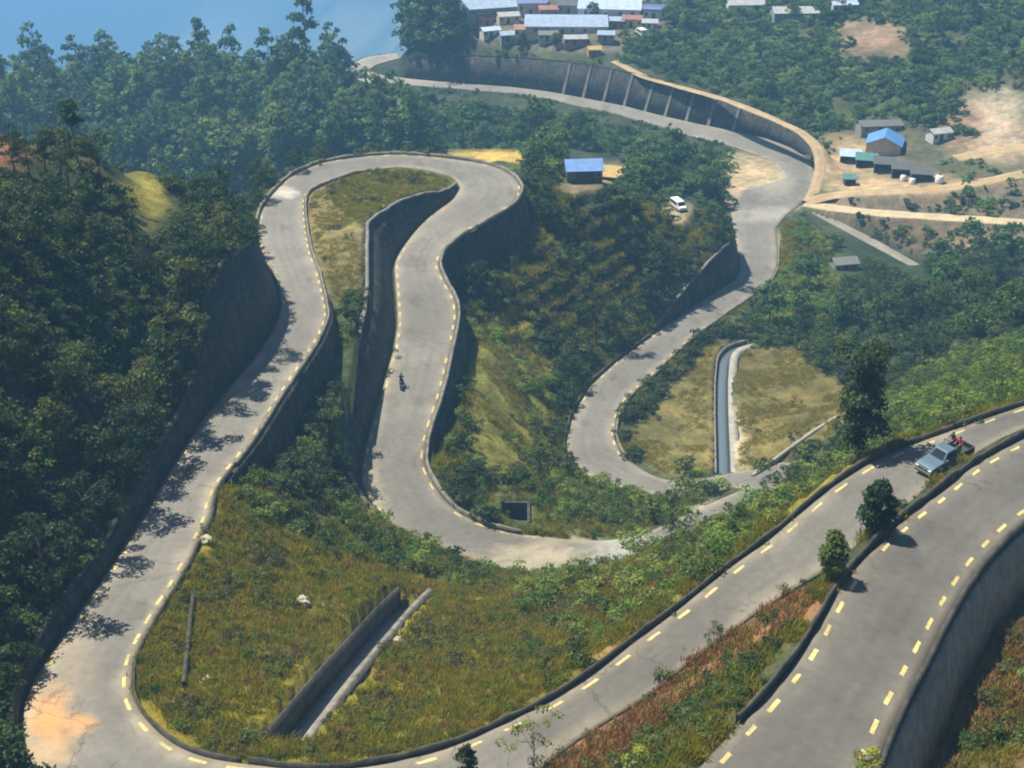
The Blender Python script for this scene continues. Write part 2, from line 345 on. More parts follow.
# 5 ground anchors seen in the photo (pixel and drop below the camera)
ANCH = [(0, 600, 66), (0, 500, 65), (0, 400, 60), (0, 300, 57), (0, 200, 54), (0, 125, 51.5), (100, 400, 66), (100, 300, 63), (100, 200, 61), (90, 150, 59), (200, 262, 67), (160, 300, 66), (170, 205, 66), (222, 236, 73), (140, 168, 64), (166, 180, 65.2), (150, 196, 65.4), (120, 164, 62), (152, 212, 65.6), (130, 180, 64.6), (190, 205, 68), (50, 134, 55), (50, 500, 67), (60, 450, 66), (-60, 400, 55), (-60, 250, 50), (-60, 160, 49),
 (340, 195, 82.5), (390, 190, 83), (330, 250, 81.6), (345, 225, 82), (335, 320, 83.5), (335, 400, 86.5), (325, 450, 87), (300, 480, 84), (250, 505, 78.5), (300, 540, 82.5), (350, 520, 88), (440, 590, 91), (330, 590, 82), (250, 600, 76), (200, 650, 71.8), (300, 680, 72.5), (400, 650, 80), (480, 640, 83), (420, 700, 73.5), (540, 620, 86), (600, 620, 79.5), (650, 590, 80.5), (700, 556, 80), (560, 660, 75), (740, 535, 76),
 (490, 492, 96.8), (560, 500, 99), (600, 515, 101), (640, 508, 102), (470, 400, 99), (490, 350, 101), (540, 430, 104), (520, 300, 101.5), (470, 330, 98.5), (545, 255, 97.5), (600, 185, 89.5), (560, 200, 89.5), (650, 205, 96.5), (700, 225, 104), (600, 240, 97), (600, 300, 103), (560, 380, 105.5), (640, 280, 104), (530, 360, 103.5), (660, 255, 102),
 (583, 172, 89.5), (615, 182, 91), (540, 160, 88), (500, 155, 86.5), (680, 205, 102),
 (670, 430, 107.2), (690, 380, 108.6), (780, 360, 110), (790, 410, 108.5), (750, 440, 107.3), (840, 400, 107), (840, 440, 98), (720, 400, 108), (700, 350, 110),
 (800, 478, 94), (840, 470, 80), (790, 530, 66.5), (900, 400, 84), (940, 400, 76), (1000, 370, 78), (1024, 355, 78), (900, 340, 108), (820, 330, 113), (900, 290, 118), (830, 270, 118.5), (1000, 300, 113), (960, 250, 118), (1010, 315, 111), (880, 225, 119.5), (1024, 255, 116),
 (970, 205, 116), (860, 180, 117), (890, 165, 116), (880, 140, 115.5), (840, 165, 117), (930, 160, 114.5), (985, 160, 113), (990, 120, 110), (1024, 110, 108), (940, 110, 111), (860, 100, 112.5), (800, 80, 113.5), (900, 60, 109.5), (1024, 60, 103), (720, 60, 115.5), (900, 0, 103), (1024, 0, 96), (800, 20, 110), (700, 20, 113), (620, 40, 116), (560, 30, 115), (470, 35, 118), (560, 0, 113.5), (640, 0, 112.5), (450, 10, 117.5), (1100, 60, 99), (1100, 200, 109), (700, -40, 112), (740, -30, 108.5), (770, -60, 104), (820, -60, 100), (700, -70, 109), (640, -45, 111), (735, 0, 112), (900, -40, 97), (1050, -40, 91), (600, -20, 113), (480, -15, 118),
 (100, 190, 148), (0, 180, 148), (100, 92, 143), (200, 190, 147), (0, 92, 144), (200, 92, 142), (300, 105, 139), (350, 105, 140), (400, 150, 134), (300, 160, 140), (430, 120, 136), (500, 130, 129.5), (580, 140, 126), (640, 160, 119), (480, 60, 126), (430, 50, 130), (690, 160, 121.5), (730, 165, 121), (540, 145, 118), (640, 145, 122), (450, 145, 128), (380, 45, 138), (-80, 100, 152), (-80, 180, 150),
 (820, 640, 54.6), (760, 665, 55.8), (700, 700, 57.5), (650, 740, 59.5), (720, 735, 53.8), (600, 790, 58), (800, 610, 57.5), (790, 630, 57),
 (1000, 650, 54.5), (960, 720, 52.5), (1020, 610, 56.5), (1020, 740, 51.5), (940, 765, 51.5)]
for _u in range(450, 661, 14):
    for _v in range(-14, 42, 8): ANCH.append((_u, _v, 118 - (_u - 450) * .018 - (42 - _v) * .05))
ANCH = [a for a in ANCH if not (a[0] in (560, 470, 640, 450, 600, 480) and a[1] < 36)] + [(480, 55, 127), (425, 46, 124), (440, 40, 122), (412, 48, 126), (430, 30, 120)]
for u, v, h in ANCH:
    p = at(u, v, h); r = 1.2 if p[1] < 260 else 2.5
    for dx in np.arange(-r, r + .01, 0.4):
        for dy in np.arange(-r, r + .01, 0.4):
            if dx * dx + dy * dy <= r * r:
                ix = near(xs, np.array([p[0] + dx]))[0]; iy = near(ys, np.array([p[1] + dy]))[0]
                if not blocked[iy, ix]: Zs[iy, ix] = p[2]; Zw[iy, ix] = 1
HID = [(-150, 1300, 620), (-100, 940, 430), (-180, 1500, 780), (0, 1200, 580), (150, 1300, 580), (0, 920, 420), (60, 1000, 450), (-60, 205, 80), (-85, 210, 84), (-75, 250, 118), (-50, 252, 105), (-110, 220, 100), (-120, 280, 132), (-20, 275, 102), (-30, 300, 118), (20, 285, 104), (-90, 320, 142), (0, 330, 120), (-40, 340, 132),
 (-80, 120, 42), (-110, 150, 40), (-140, 180, 50), (-60, 80, 52), (-60, 60, 44), (-100, 90, 35), (-160, 120, 38), (-40, 45, 55), (-200, 200, 70), (-220, 300, 150),
 (0, 44, 60), (10, 38, 50), (40, 42, 44), (60, 60, 48), (80, 80, 52), (60, 100, 58), (90, 120, 62), (110, 160, 78), (130, 220, 95), (150, 280, 104), (170, 350, 104), (200, 420, 92), (240, 460, 80), (120, 60, 42), (160, 100, 50), (200, 200, 70), (240, 300, 84),
 (-350, 450, 160), (-260, 520, 175), (-150, 560, 185), (-60, 600, 185), (0, 600, 170), (-60, 520, 160), (60, 760, 190), (190, 600, 100), (250, 560, 86), (350, 480, 80), (300, 700, 120), (100, 760, 280),
 (-400, 700, 280), (-150, 760, 300), (0, 800, 330), (-400, 1100, 500), (0, 1100, 480), (300, 1000, 360), (600, 900, 180), (-1500, 1500, 800), (-300, 1600, 800), (300, 1600, 760), (900, 1500, 600), (-700, 2400, 1050), (0, 2400, 1050), (900, 2400, 1000), (-900, 3300, 1260), (0, 3300, 1260), (1000, 3300, 1260), (-2000, 4000, 1330), (-1000, 4000, 1330), (0, 4000, 1330), (1000, 4000, 1330), (-2000, 4500, 980), (-1000, 4500, 960), (0, 4500, 980), (1000, 4500, 960), (-2000, 5200, 520), (-1000, 5200, 500), (0, 5200, 520), (1200, 5200, 480), (-3500, 3000, 1100), (3000, 3000, 900), (0, 6400, 200), (-4000, 6400, 200), (4000, 6400, 200), (-4500, 100, 200), (4500, 100, 50), (-4500, 1500, 500), (4500, 1500, 200), (-1500, 600, 400), (1500, 600, 60), (-900, 200, 200), (900, 200, 40), (600, 500, 55)]
for x, y, h in HID:
    ix = near(xs, np.array([float(x)]))[0]; iy = near(ys, np.array([float(y)]))[0]
    for a in (-1, 0, 1):
        for b in (-1, 0, 1):
            if 0 <= iy + a < NY and 0 <= ix + b < NX and not blocked[iy + a, ix + b]: Zs[iy + a, ix + b] = ZC - h; Zw[iy + a, ix + b] = 1
# 6 fill in between: coarse to fine relaxation
fixed = Zw > 0; Zv = np.where(fixed, Zs / np.maximum(Zw, 1e-9), 0)
def coarsen(v, w):
    ny, nx = v.shape; py, px = ny % 2, nx % 2
    v = np.pad(v, ((0, py), (0, px)), mode='edge'); w = np.pad(w, ((0, py), (0, px)))
    vw = (v * w).reshape(v.shape[0] // 2, 2, v.shape[1] // 2, 2).sum((1, 3)); ww = w.reshape(v.shape[0] // 2, 2, v.shape[1] // 2, 2).sum((1, 3))
    return np.where(ww > 0, vw / np.maximum(ww, 1e-9), 0), (ww > 0).astype(float)
levels = [(Zv, fixed.astype(float))]
while min(levels[-1][0].shape) > 12: levels.append(coarsen(*levels[-1]))
Z = np.full(levels[-1][0].shape, levels[-1][0][levels[-1][1] > 0].mean())
for v, w in levels[::-1]:
    if Z.shape != v.shape:
        Z = np.repeat(np.repeat(Z, 2, 0), 2, 1)[:v.shape[0], :v.shape[1]]
    f = w > 0; Z = np.where(f, v, Z)
    for it in range(220 if min(v.shape) < 500 else 90):
        p = np.pad(Z, 1, mode='edge')
        av = 0.25 * (p[:-2, 1:-1] + p[2:, 1:-1] + p[1:-1, :-2] + p[1:-1, 2:])
        Z = np.where(f, v, av)
keep = blocked | (fixed & (Zw >= 1) & False)
hard = blocked.copy()
for k in range(14):                     # soften the free ground, never the carriageways and walls
    p = np.pad(Z, 1, mode='edge')
    av = 0.2 * (p[:-2, 1:-1] + p[2:, 1:-1] + p[1:-1, :-2] + p[1:-1, 2:] + Z)
    Z = np.where(hard, Z, av)
dist = np.where(blocked, 0.0, 99.0)     # steps to the nearest hard node
for k in range(24):
    p = np.pad(dist, 1, mode='edge'); dist = np.minimum(dist, np.minimum(np.minimum(p[:-2, 1:-1], p[2:, 1:-1]), np.minimum(p[1:-1, :-2], p[1:-1, 2:])) + 1)
XX, YY = np.meshgrid(xs, ys)
def vnoise(x, y, seed):
    """smooth value noise"""
    r = np.random.default_rng(seed); T = r.random((256, 256))
    xi = np.floor(x).astype(int); yi = np.floor(y).astype(int); fx = x - xi; fy = y - yi
    fx = fx * fx * (3 - 2 * fx); fy = fy * fy * (3 - 2 * fy)
    g = lambda a, b: T[a % 256, b % 256]
    return (g(yi, xi) * (1 - fx) + g(yi, xi + 1) * fx) * (1 - fy) + (g(yi + 1, xi) * (1 - fx) + g(yi + 1, xi + 1) * fx) * fy
amp = np.clip((dist - 2) / 14, 0, 1)
bump = (vnoise(XX / 9, YY / 9, 1) - .5) * 1.6 + (vnoise(XX / 3.1, YY / 3.1, 2) - .5) * 0.6 + (vnoise(XX / 1.2, YY / 1.2, 3) - .5) * 0.25
Z = Z + bump * amp
_u, _v, _w = project(XX, YY, Z); _k = np.clip(1.25 - np.maximum(np.abs(_u - 610) / 100, np.abs(_v - 255) / 75), 0, 1) * 4; _k = np.clip(_k, 0, 1) * amp * (YY > 190) * (YY < 285)
_q = Z / 2.4; _f = _q - np.floor(_q); Z = Z + _k * (2.4 * (np.floor(_q) + np.clip((_f - .35) / .3, 0, 1)) - Z)
far = np.clip((YY - 700) / 800, 0, 1)
Z = Z + far * ((vnoise(XX / 260, YY / 260, 5) - .5) * 90 + (vnoise(XX / 90, YY / 90, 6) - .5) * 40) + np.clip((YY - 2600) / 900, 0, 1) * (np.abs(vnoise(XX / 380, YY / 900, 7) - .5) * 420 + np.abs(vnoise(XX / 150, YY / 400, 8) - .5) * 160)
def ground(x, y):
    x = np.asarray(x, float); y = np.asarray(y, float)
    ix = np.clip(np.searchsorted(xs, x) - 1, 0, NX - 2); iy = np.clip(np.searchsorted(ys, y) - 1, 0, NY - 2)
    fx = (x - xs[ix]) / (xs[ix + 1] - xs[ix]); fy = (y - ys[iy]) / (ys[iy + 1] - ys[iy])
    return (Z[iy, ix] * (1 - fx) + Z[iy, ix + 1] * fx) * (1 - fy) + (Z[iy + 1, ix] * (1 - fx) + Z[iy + 1, ix + 1] * fx) * fy
def isblocked(x, y): return blocked[near(ys, np.asarray(y, float)), near(xs, np.asarray(x, float))]
def hit(u, v, y0=40.0, y1=3000.0):
    """first ground point on the ray through a place seen in the photo"""
    d = CF + np.array([1.0, 0, 0]) * (u - 512) / FPX + CU * (384 - v) / FPX
    t = np.geomspace(y0, y1, 9000) / d[1]
    x, y, z = d[0] * t, d[1] * t, ZC + d[2] * t
    g = ground(x, y); k = np.argmax(z <= g)
    return np.array([x[k], y[k], g[k]])
# ------------------------------------------------------------------ drains cut into the ground
def smooth_line(P, n):
    for _ in range(n): P[1:-1] = 0.25 * P[:-2] + 0.5 * P[1:-1] + 0.25 * P[2:]
    return P
def frame(P):
    T = np.gradient(P[:, :2], axis=0); T /= np.linalg.norm(T, axis=1)[:, None]; return np.stack([T[:, 1], -T[:, 0]], 1)   # points right of travel
DRAINS = []
def cut_drain(pix, half, depth, nm):
    P = np.array([hit(*q) for q in pix]); P = dense_line(P, 0.5); P = smooth_line(P, 30); N = frame(P); Z0 = Z
    Q = dense_line(np.c_[P, N], 0.2)
    for d in np.arange(-half - 1.0, half + 1.01, 0.2):
        x = Q[:, 0] + Q[:, 3] * d; y = Q[:, 1] + Q[:, 4] * d; ix = near(xs, x); iy = near(ys, y)
        if abs(d) <= half + .35: Z[iy, ix] = np.minimum(Z[iy, ix], Q[:, 2] - depth - 0.25)
        blocked[iy, ix] = True
    DRAINS.append((P, N, half, depth, nm))
cut_drain([(414, 588), (395, 606), (370, 634), (340, 668), (310, 705), (284, 738)], 1.45, 2.5, 'stepped concrete drain with dark walls cutting through the grass island at lower left')
cut_drain([(750, 342), (733, 346), (724, 356), (722, 380), (722, 410), (723, 440), (724, 474)], 1.0, .8, 'straight pale concrete drain between the two dry grass fields')
pit = hit(515, 508)
for dx in np.arange(-2.0, 2.01, 0.25):
    for dy in np.arange(-2.6, 2.61, 0.25):
        ix = near(xs, np.array([pit[0] + dx]))[0]; iy = near(ys, np.array([pit[1] + dy]))[0]
        if abs(dx) < 1.7 and abs(dy) < 2.3: Z[iy, ix] = min(Z[iy, ix], pit[2] - 3.2)
        blocked[iy, ix] = True
# ------------------------------------------------------------------ zones: what grows where (polygons over the photo, limited in distance)
def inpoly(u, v, poly):
    c = np.zeros(u.shape, bool); n = len(poly)
    for i in range(n):
        x0, y0 = poly[i]; x1, y1 = poly[(i + 1) % n]
        k = (y0 > v) != (y1 > v)
        with np.errstate(divide='ignore', invalid='ignore'): xi = (x1 - x0) * (v - y0) / (y1 - y0 + 1e-12) + x0
        c ^= k & (u < xi)
    return c
ZONES = [  # name, polygon, y range
 ('lefthill', [(-300, 60), (0, 120), (60, 110), (120, 160), (180, 180), (245, 235), (250, 260), (215, 300), (208, 400), (120, 520), (0, 700), (-300, 900)], (50, 215)),
 ('islandtop', [(325, 172), (440, 165), (465, 190), (420, 215), (370, 235), (330, 200)], (150, 290)),
 ('islandtan', [(290, 190), (330, 185), (370, 235), (360, 290), (330, 310), (300, 230)], (150, 290)),
 ('gully', [(325, 290), (375, 230), (350, 490), (300, 500), (230, 480), (300, 420)], (100, 240)),
 ('islandbush', [(220, 490), (300, 460), (350, 480), (440, 545), (470, 590), (420, 580), (330, 550), (250, 520)], (80, 200)),
 ('islandgrass', [(120, 500), (220, 480), (330, 545), (420, 575), (480, 580), (560, 640), (520, 740), (380, 790), (120, 790)], (50, 180)),
 ('slope', [(455, 550), (575, 575), (700, 520), (830, 470), (900, 440), (740, 590), (590, 700), (500, 740)], (60, 200)),
 ('rightslope', [(830, 480), (880, 400), (960, 350), (1100, 320), (1100, 420), (960, 440)], (80, 230)),
 ('fieldright', [(735, 350), (790, 345), (850, 390), (850, 425), (760, 475), (738, 475)], (150, 300)),
 ('fieldleft', [(625, 440), (720, 330), (722, 470), (660, 475)], (150, 300)),
 ('yellowstrip', [(475, 318), (525, 308), (556, 360), (548, 440), (520, 478), (462, 472)], (150, 260)),
 ('knoll', [(440, 250), (530, 185), (720, 215), (740, 250), (690, 310), (590, 390), (565, 480), (430, 490), (460, 330)], (140, 300)),
 ('lowgreen', [(440, 470), (700, 480), (700, 520), (580, 545), (500, 530)], (120, 220)),
 ('greenbank', [(774, 228), (800, 216), (850, 262), (835, 312), (765, 335), (768, 290)], (170, 330)),
 ('darkgully', [(740, 340), (790, 220), (930, 258), (1100, 262), (1100, 330), (960, 390), (860, 400)], (170, 360)),
 ('junction', [(725, 150), (790, 165), (800, 210), (745, 215), (728, 200)], (250, 420)),
 ('trackbank', [(800, 200), (1200, 160), (1200, 240), (1024, 224), (820, 214)], (250, 420)),
 ('rightbelow', [(815, 210), (1200, 225), (1200, 262), (930, 262)], (240, 420)),
 ('yard', [(830, 140), (860, 120), (985, 140), (1100, 120), (1100, 190), (960, 185), (830, 195), (815, 170)], (250, 430)),
 ('village', [(430, -30), (690, -30), (660, 30), (620, 55), (470, 48)], (380, 620)),
 ('righthill', [(600, -60), (1300, -60), (1300, 180), (980, 150), (830, 150), (760, 110), (620, 60)], (280, 700)),
 ('behindloop', [(240, 160), (520, 150), (560, 160), (510, 190), (520, 230), (440, 240), (240, 240)], (215, 330)),
 ('clump', [(420, 90), (760, 90), (740, 240), (680, 230), (520, 190), (420, 155)], (230, 460)),
 ('forest', [(-400, -20), (420, -20), (520, 160), (0, 230), (-400, 260)], (290, 640)),
 ('wedge', [(520, 800), (600, 735), (690, 660), (760, 608), (838, 582), (832, 606), (775, 640), (705, 690), (630, 755), (590, 800)], (40, 110)),
 ('wedgegreen', [(590, 800), (630, 755), (705, 690), (775, 640), (832, 606), (825, 640), (700, 790), (640, 830)], (40, 110)),
 ('corner', [(900, 790), (950, 690), (1030, 590), (1200, 560), (1200, 900), (880, 900)], (30, 100)),
]
ZI = {z[0]: i + 1 for i, z in enumerate(ZONES)}
def zone_of(x, y, z):
    u, v, w = project(np.asarray(x, float), np.asarray(y, float), np.asarray(z, float)); r = np.zeros(u.shape, int)
    for i, (nm, poly, (y0, y1)) in list(enumerate(ZONES))[::-1]:
        k = inpoly(u, v, poly) & (y > y0) & (y < y1) & (w > 0); r[k] = i + 1
    return r, u, v
GC = {'lefthill': (.035, .05, .022), 'islandtop': (.12, .13, .04), 'islandtan': (.19, .16, .07), 'gully': (.06, .08, .03), 'islandbush': (.08, .10, .035), 'islandgrass': (.185, .165, .022), 'slope': (.17, .17, .028),
 'rightslope': (.085, .12, .035), 'fieldright': (.135, .12, .042), 'fieldleft': (.155, .14, .05), 'yellowstrip': (.21, .205, .045), 'knoll': (.045, .06, .028), 'lowgreen': (.09, .11, .04), 'darkgully': (.035, .05, .025), 'greenbank': (.06, .09, .03),
 'junction': (.30, .27, .17), 'trackbank': (.17, .14, .10), 'rightbelow': (.12, .10, .065), 'yard': (.10, .10, .06), 'village': (.12, .115, .08), 'righthill': (.06, .075, .035), 'behindloop': (.07, .09, .03), 'clump': (.045, .06, .03), 'forest': (.035, .05, .03),
 'wedge': (.32, .17, .10), 'wedgegreen': (.07, .08, .035), 'corner': (.17, .12, .05)}
zr, UU, VV = zone_of(XX.ravel(), YY.ravel(), Z.ravel())
gcol = np.tile(np.array([.055, .07, .035]), (NX * NY, 1))
for nm, c in GC.items(): gcol[zr == ZI[nm]] = c
# bare earth patches that the photo shows: pixel centre, radii, colour
PATCH = [(146, 192, 18, 36, (.27, .24, .05)), (8, 148, 26, 16, (.30, .15, .085)), (34, 150, 7, 8, (.28, .17, .10)), (90, 165, 10, 10, (.22, .16, .10)), (488, 157, 40, 7, (.46, .34, .08)), (612, 174, 16, 8, (.45, .33, .13)), (995, 118, 30, 28, (.42, .36, .27)), (1010, 150, 45, 12, (.40, .32, .22)), (965, 125, 16, 18, (.27, .16, .11)),
 (870, 38, 45, 18, (.26, .19, .13)), (850, 160, 26, 22, (.38, .29, .17)), (885, 185, 60, 9, (.40, .29, .16)), (1015, 308, 14, 8, (.5, .32, .16)), (735, 440, 9, 32, (.5, .45, .33)), (765, 258, 16, 26, (.33, .29, .17)), (755, 185, 32, 28, (.40, .32, .2)), (215, 525, 20, 12, (.24, .13, .07)),
 (690, 650, 70, 30, (.34, .18, .105)), (790, 606, 30, 12, (.34, .17, .10)), (600, 735, 60, 25, (.30, .16, .095)), (1008, 725, 26, 26, (.25, .13, .07)), (640, 560, 25, 10, (.2, .12, .05)), (530, 590, 30, 10, (.2, .12, .05)), (230, 275, 14, 26, (.25, .2, .13)), (705, 516, 16, 12, (.33, .31, .25)), (560, 545, 40, 10, (.3, .28, .2)), (836, 650, 10, 40, (.14, .12, .05)), (675, 214, 18, 8, (.36, .30, .2)), (860, 168, 34, 14, (.44, .33, .2)), (900, 186, 70, 8, (.44, .33, .2)), (1000, 245, 40, 16, (.2, .15, .09)), (585, 190, 26, 6, (.2, .16, .09)), (440, 640, 40, 14, (.2, .16, .06)), (250, 660, 40, 14, (.21, .17, .06)), (330, 600, 30, 10, (.2, .17, .06))]
wob = (vnoise(XX.ravel() / 2.2, YY.ravel() / 2.2, 11) - .5) * .9
zy0 = YY.ravel()
for u, v, a, b, c in PATCH:
    p = hit(u, v); k = np.clip(1.5 - np.sqrt(((UU - u) / a) ** 2 + ((VV - v) / b) ** 2) - wob * .8, 0, 1) * (np.abs(zy0 - p[1]) < max(14, p[1] * .12))
    gcol = gcol * (1 - k[:, None]) + np.array(c) * k[:, None]
g3 = gcol.reshape(NY, NX, 3)
for _ in range(3):
    p = np.pad(g3, ((1, 1), (1, 1), (0, 0)), mode='edge'); g3 = 0.2 * (p[:-2, 1:-1] + p[2:, 1:-1] + p[1:-1, :-2] + p[1:-1, 2:] + g3)
mot = (vnoise(XX / 5, YY / 5, 21) - .5)[..., None]; mot2 = (vnoise(XX / 1.7, YY / 1.7, 22) - .5)[..., None]
g3 = g3 * (1 + mot * np.array([.5, .35, .3]) + mot2 * np.array([.5, .35, .3]))
idx = np.arange(NX * NY).reshape(NY, NX)
Fq = np.stack([idx[:-1, :-1], idx[:-1, 1:], idx[1:, 1:], idx[1:, :-1]], -1).reshape(-1, 4)
fr = np.clip((YY - 900) / 600, 0, 1)[..., None]; fp = vnoise(XX / 420, YY / 420, 23)[..., None]; fq = vnoise(XX / 190, YY / 190, 24)[..., None]
g3 = g3 * (1 - fr) + fr * (np.array([.022, .04, .02]) + np.clip(fp * .8 + fq * .55 - .66, 0, .6) * np.array([1.1, 1.0, .7]))
terr = mesh_np('terrain', np.stack([XX, YY, Z], -1).reshape(-1, 3), Fq, [M_GROUND], smooth=True, cols=np.clip(g3.reshape(-1, 3), 0.01, 1)); tag(terr, kind='structure')
# ------------------------------------------------------------------ carriageways
def road_mesh(name, A, B, S, colour, nac=13):
    t = np.linspace(0, 1, nac); n = len(A)
    P = A[:, None] * (1 - t[None, :, None]) + B[:, None] * t[None, :, None]
    wd = np.linalg.norm(A - B, axis=1)[:, None]
    crown = 0.06 * np.clip(1 - np.abs(2 * t - 1) ** 2, 0, 1); P[..., 2] += crown[None]
    c = colour(S[:, None] + 0 * t[None], t[None] + 0 * S[:, None], P, wd)
    V = np.concatenate([P.reshape(-1, 3), P[:, 0] - [0, 0, .5], P[:, -1] - [0, 0, .5]])
    ii = np.arange(n * nac).reshape(n, nac)
    Fq = np.stack([ii[:-1, :-1], ii[:-1, 1:], ii[1:, 1:], ii[1:, :-1]], -1).reshape(-1, 4)
    la = n * nac + np.arange(n); lb = la + n
    Fq = np.concatenate([Fq, np.stack([la[:-1], ii[:-1, 0], ii[1:, 0], la[1:]], -1), np.stack([ii[:-1, -1], lb[:-1], lb[1:], ii[1:, -1]], -1)])
    cc = np.concatenate([c.reshape(-1, 3), c[:, 0], c[:, -1]])
    o = mesh_np(name, V, Fq, [M_ASPH], smooth=True, cols=cc)
    bm = bmesh.new(); bm.from_mesh(o.data); bmesh.ops.recalc_face_normals(bm, faces=bm.faces)
    up = sum(f.normal.z for f in bm.faces)
    if up < 0: bmesh.ops.reverse_faces(bm, faces=bm.faces)
    bm.to_mesh(o.data); bm.free()
    return tag(o, kind='structure')
def road_colour(base_stops, dust, spots=()):
    def f(S, t, P, wd):
        b = np.interp(S, [q[0] for q in base_stops], [q[1] for q in base_stops])
        x, y = P[..., 0], P[..., 1]
        d = np.minimum(t, 1 - t) * wd
        n1 = vnoise(x / 3.0 + 50, y / 3.0, 31); n2 = vnoise(x / 0.9, y / 0.9, 32)
        dd = np.clip(1.15 - d / (0.5 + 1.3 * n1), 0, 1) * (0.35 + .65 * n2)
        c = b[..., None] * np.array([1.0, .965, .875]) * (1 + .16 * (n1 - .5) + .1 * (n2 - .5))[..., None]
        n3 = vnoise(x / 7.0, y / 16.0, 33); n4 = vnoise(t * wd / .5, S * 9, 34); c = c * (1 + .34 * (n3 - .5) + .14 * (n4 - .5))[..., None]
        pt = (vnoise(x / 2.4 + 9, y / 4.5, 35) > .80)[..., None]; c = np.where(pt, c * .84, c)
        tr = np.exp(-((t - .3) / .06) ** 2) + np.exp(-((t - .48) / .06) ** 2) + np.exp(-((t - .66) / .06) ** 2)
        c = c * (1 - .13 * tr * (.4 + n3))[..., None]
        k = (dd * np.interp(S, [q[0] for q in dust], [q[1] for q in dust]))[..., None]
        c = c * (1 - k) + np.array([.36, .31, .22]) * k
        u, v, w = project(x, y, P[..., 2])
        for (su, sv, ra, rb, colr, st) in spots:
            q = np.clip(1.35 - np.sqrt(((u - su) / ra) ** 2 + ((v - sv) / rb) ** 2) - (n2 - .5) * .9 - (n1 - .5) * .5, 0, 1)[..., None] * st
            c = c * (1 - q) + np.array(colr) * q
        return c
    return f
SPOTS = [(48, 715, 26, 26, (.52, .27, .10), .95), (76, 722, 18, 9, (.50, .28, .11), .8), (50, 752, 30, 14, (.42, .30, .16), .75), (70, 660, 26, 50, (.30, .25, .18), .5), (540, 558, 50, 16, (.42, .37, .27), .8), (370, 500, 16, 30, (.36, .32, .22), .6), (285, 193, 12, 5, (.55, .54, .5), .7), (770, 215, 40, 8, (.4, .38, .33), .6), (775, 185, 20, 14, (.36, .34, .28), .6), (620, 548, 40, 14, (.38, .38, .36), .8)]
main_road = road_mesh('road', mA, mB, mS, road_colour([(0, .125), (4, .13), (6, .155), (8, .175), (12, .18), (20, .172), (26, .165), (33, .175), (36, .165), (43, .27)], [(0, .45), (4, .55), (7, 1.0), (13, .6), (20, .6), (24, .9), (30, .6), (43, .7)], SPOTS))
lane_road = road_mesh('road', lA, lB, lS, road_colour([(0, .12), (6, .118)], [(0, .3), (6, .3)]))
for P, N, wd, lab in TRK:
    wv = np.array([1 + .25 * (vnoise(np.array([i * .15]), np.array([wd]), 41)[0] - .5) for i in range(len(P))])
    t = np.linspace(-1, 1, 9); V = np.concatenate([np.c_[P[:, 0] + N[:, 0] * k * wd / 2 * wv, P[:, 1] + N[:, 1] * k * wd / 2 * wv, P[:, 2] + .08 - .22 * abs(k) ** 3] for k in t]); n = len(P)
    ii = np.arange(9 * n).reshape(9, n); Fq = np.stack([ii[:-1, :-1], ii[:-1, 1:], ii[1:, 1:], ii[1:, :-1]], -1).reshape(-1, 4)
    base = {'narrow': (.27, .26, .22), 'orange': (.42, .32, .20), 'palest': (.50, .42, .28), 'tan': (.42, .32, .19)}[lab.split()[0]]  # base colour per track, keyed by the first word of its label
    cc = np.tile(base, (9 * n, 1)) * (1 - .25 * np.repeat(np.exp(-((np.abs(t) - .5) / .15) ** 2) < .3, n)[:, None] * .5)
    o = mesh_np('dirt_track', V, Fq[:, ::-1] if N[0, 0] * 0 == 0 else Fq, [M_TRACK], smooth=True, cols=cc); tag(o, kind='structure')
# ------------------------------------------------------------------ painted edge dashes, part of each carriageway
def dashes(side, s0, s1, parent, inset=0.55, length=1.35, period=3.15, width=0.26, skip=0.06):
    P, N, S = edge(side, s0, s1); O = EDGE[side][1][np.where((EDGE[side][2] >= s0 - 1e-6) & (EDGE[side][2] <= s1 + 1e-6))[0]]
    D = (O - P); W = np.linalg.norm(D, axis=1)[:, None]; D = D / W
    L = np.r_[0, np.cumsum(np.linalg.norm(np.diff(P, axis=0), axis=1))]
    V = []; F = []; s = rng.random() * 2
    while s < L[-1] - length:
        if rng.random() > skip:
            ln = length * rng.uniform(.8, 1.1); q = np.linspace(s, s + ln, 4); b = len(V)
            for k in q:
                p = np.array([np.interp(k, L, P[:, j]) for j in range(3)]); d = np.array([np.interp(k, L, D[:, j]) for j in range(3)])
                w0 = np.interp(k, L, W[:, 0])
                for off in (inset - width / 2, inset + width / 2):
                    off2 = off + rng.uniform(-.02, .02); tt = off2 / w0; V.append(p + d * off2 + [0, 0, 0.06 * (1 - (2 * tt - 1) ** 2) + .012])
            for i in range(3): F.append((b + 2 * i, b + 2 * i + 1, b + 2 * i + 3, b + 2 * i + 2))
        s += period
    return V, F
def paint(parent, runs, label):
    V = []; F = []
    for r, kw in runs:
        v, f = dashes(*r, parent, **kw); b = len(V); V += v; F += [tuple(i + b for i in q) for q in f]
    o = mesh_np('edge_marking', V, F, [M_PAINT_Y], parent); return o
paint(main_road, [(('A', 0.2, 5.8), {'inset': .75}), (('A', 5.8, 9), {'length': 1.5}), (('A', 9, 13), {'inset': .35}), (('B', 7.5, 9.6), {'skip': .4, 'inset': .5}), (('B', 11, 12.2), {'inset': .5, 'skip': .15}), (('A', 16.6, 21), {'inset': .4}), (('B', 16.6, 22.6), {'inset': .45}), (('A', 28, 31.3), {'inset': .4}), (('B', 29.2, 31), {'inset': .4}), (('B', 12.5, 16), {'inset': .35, 'skip': .3})], None)
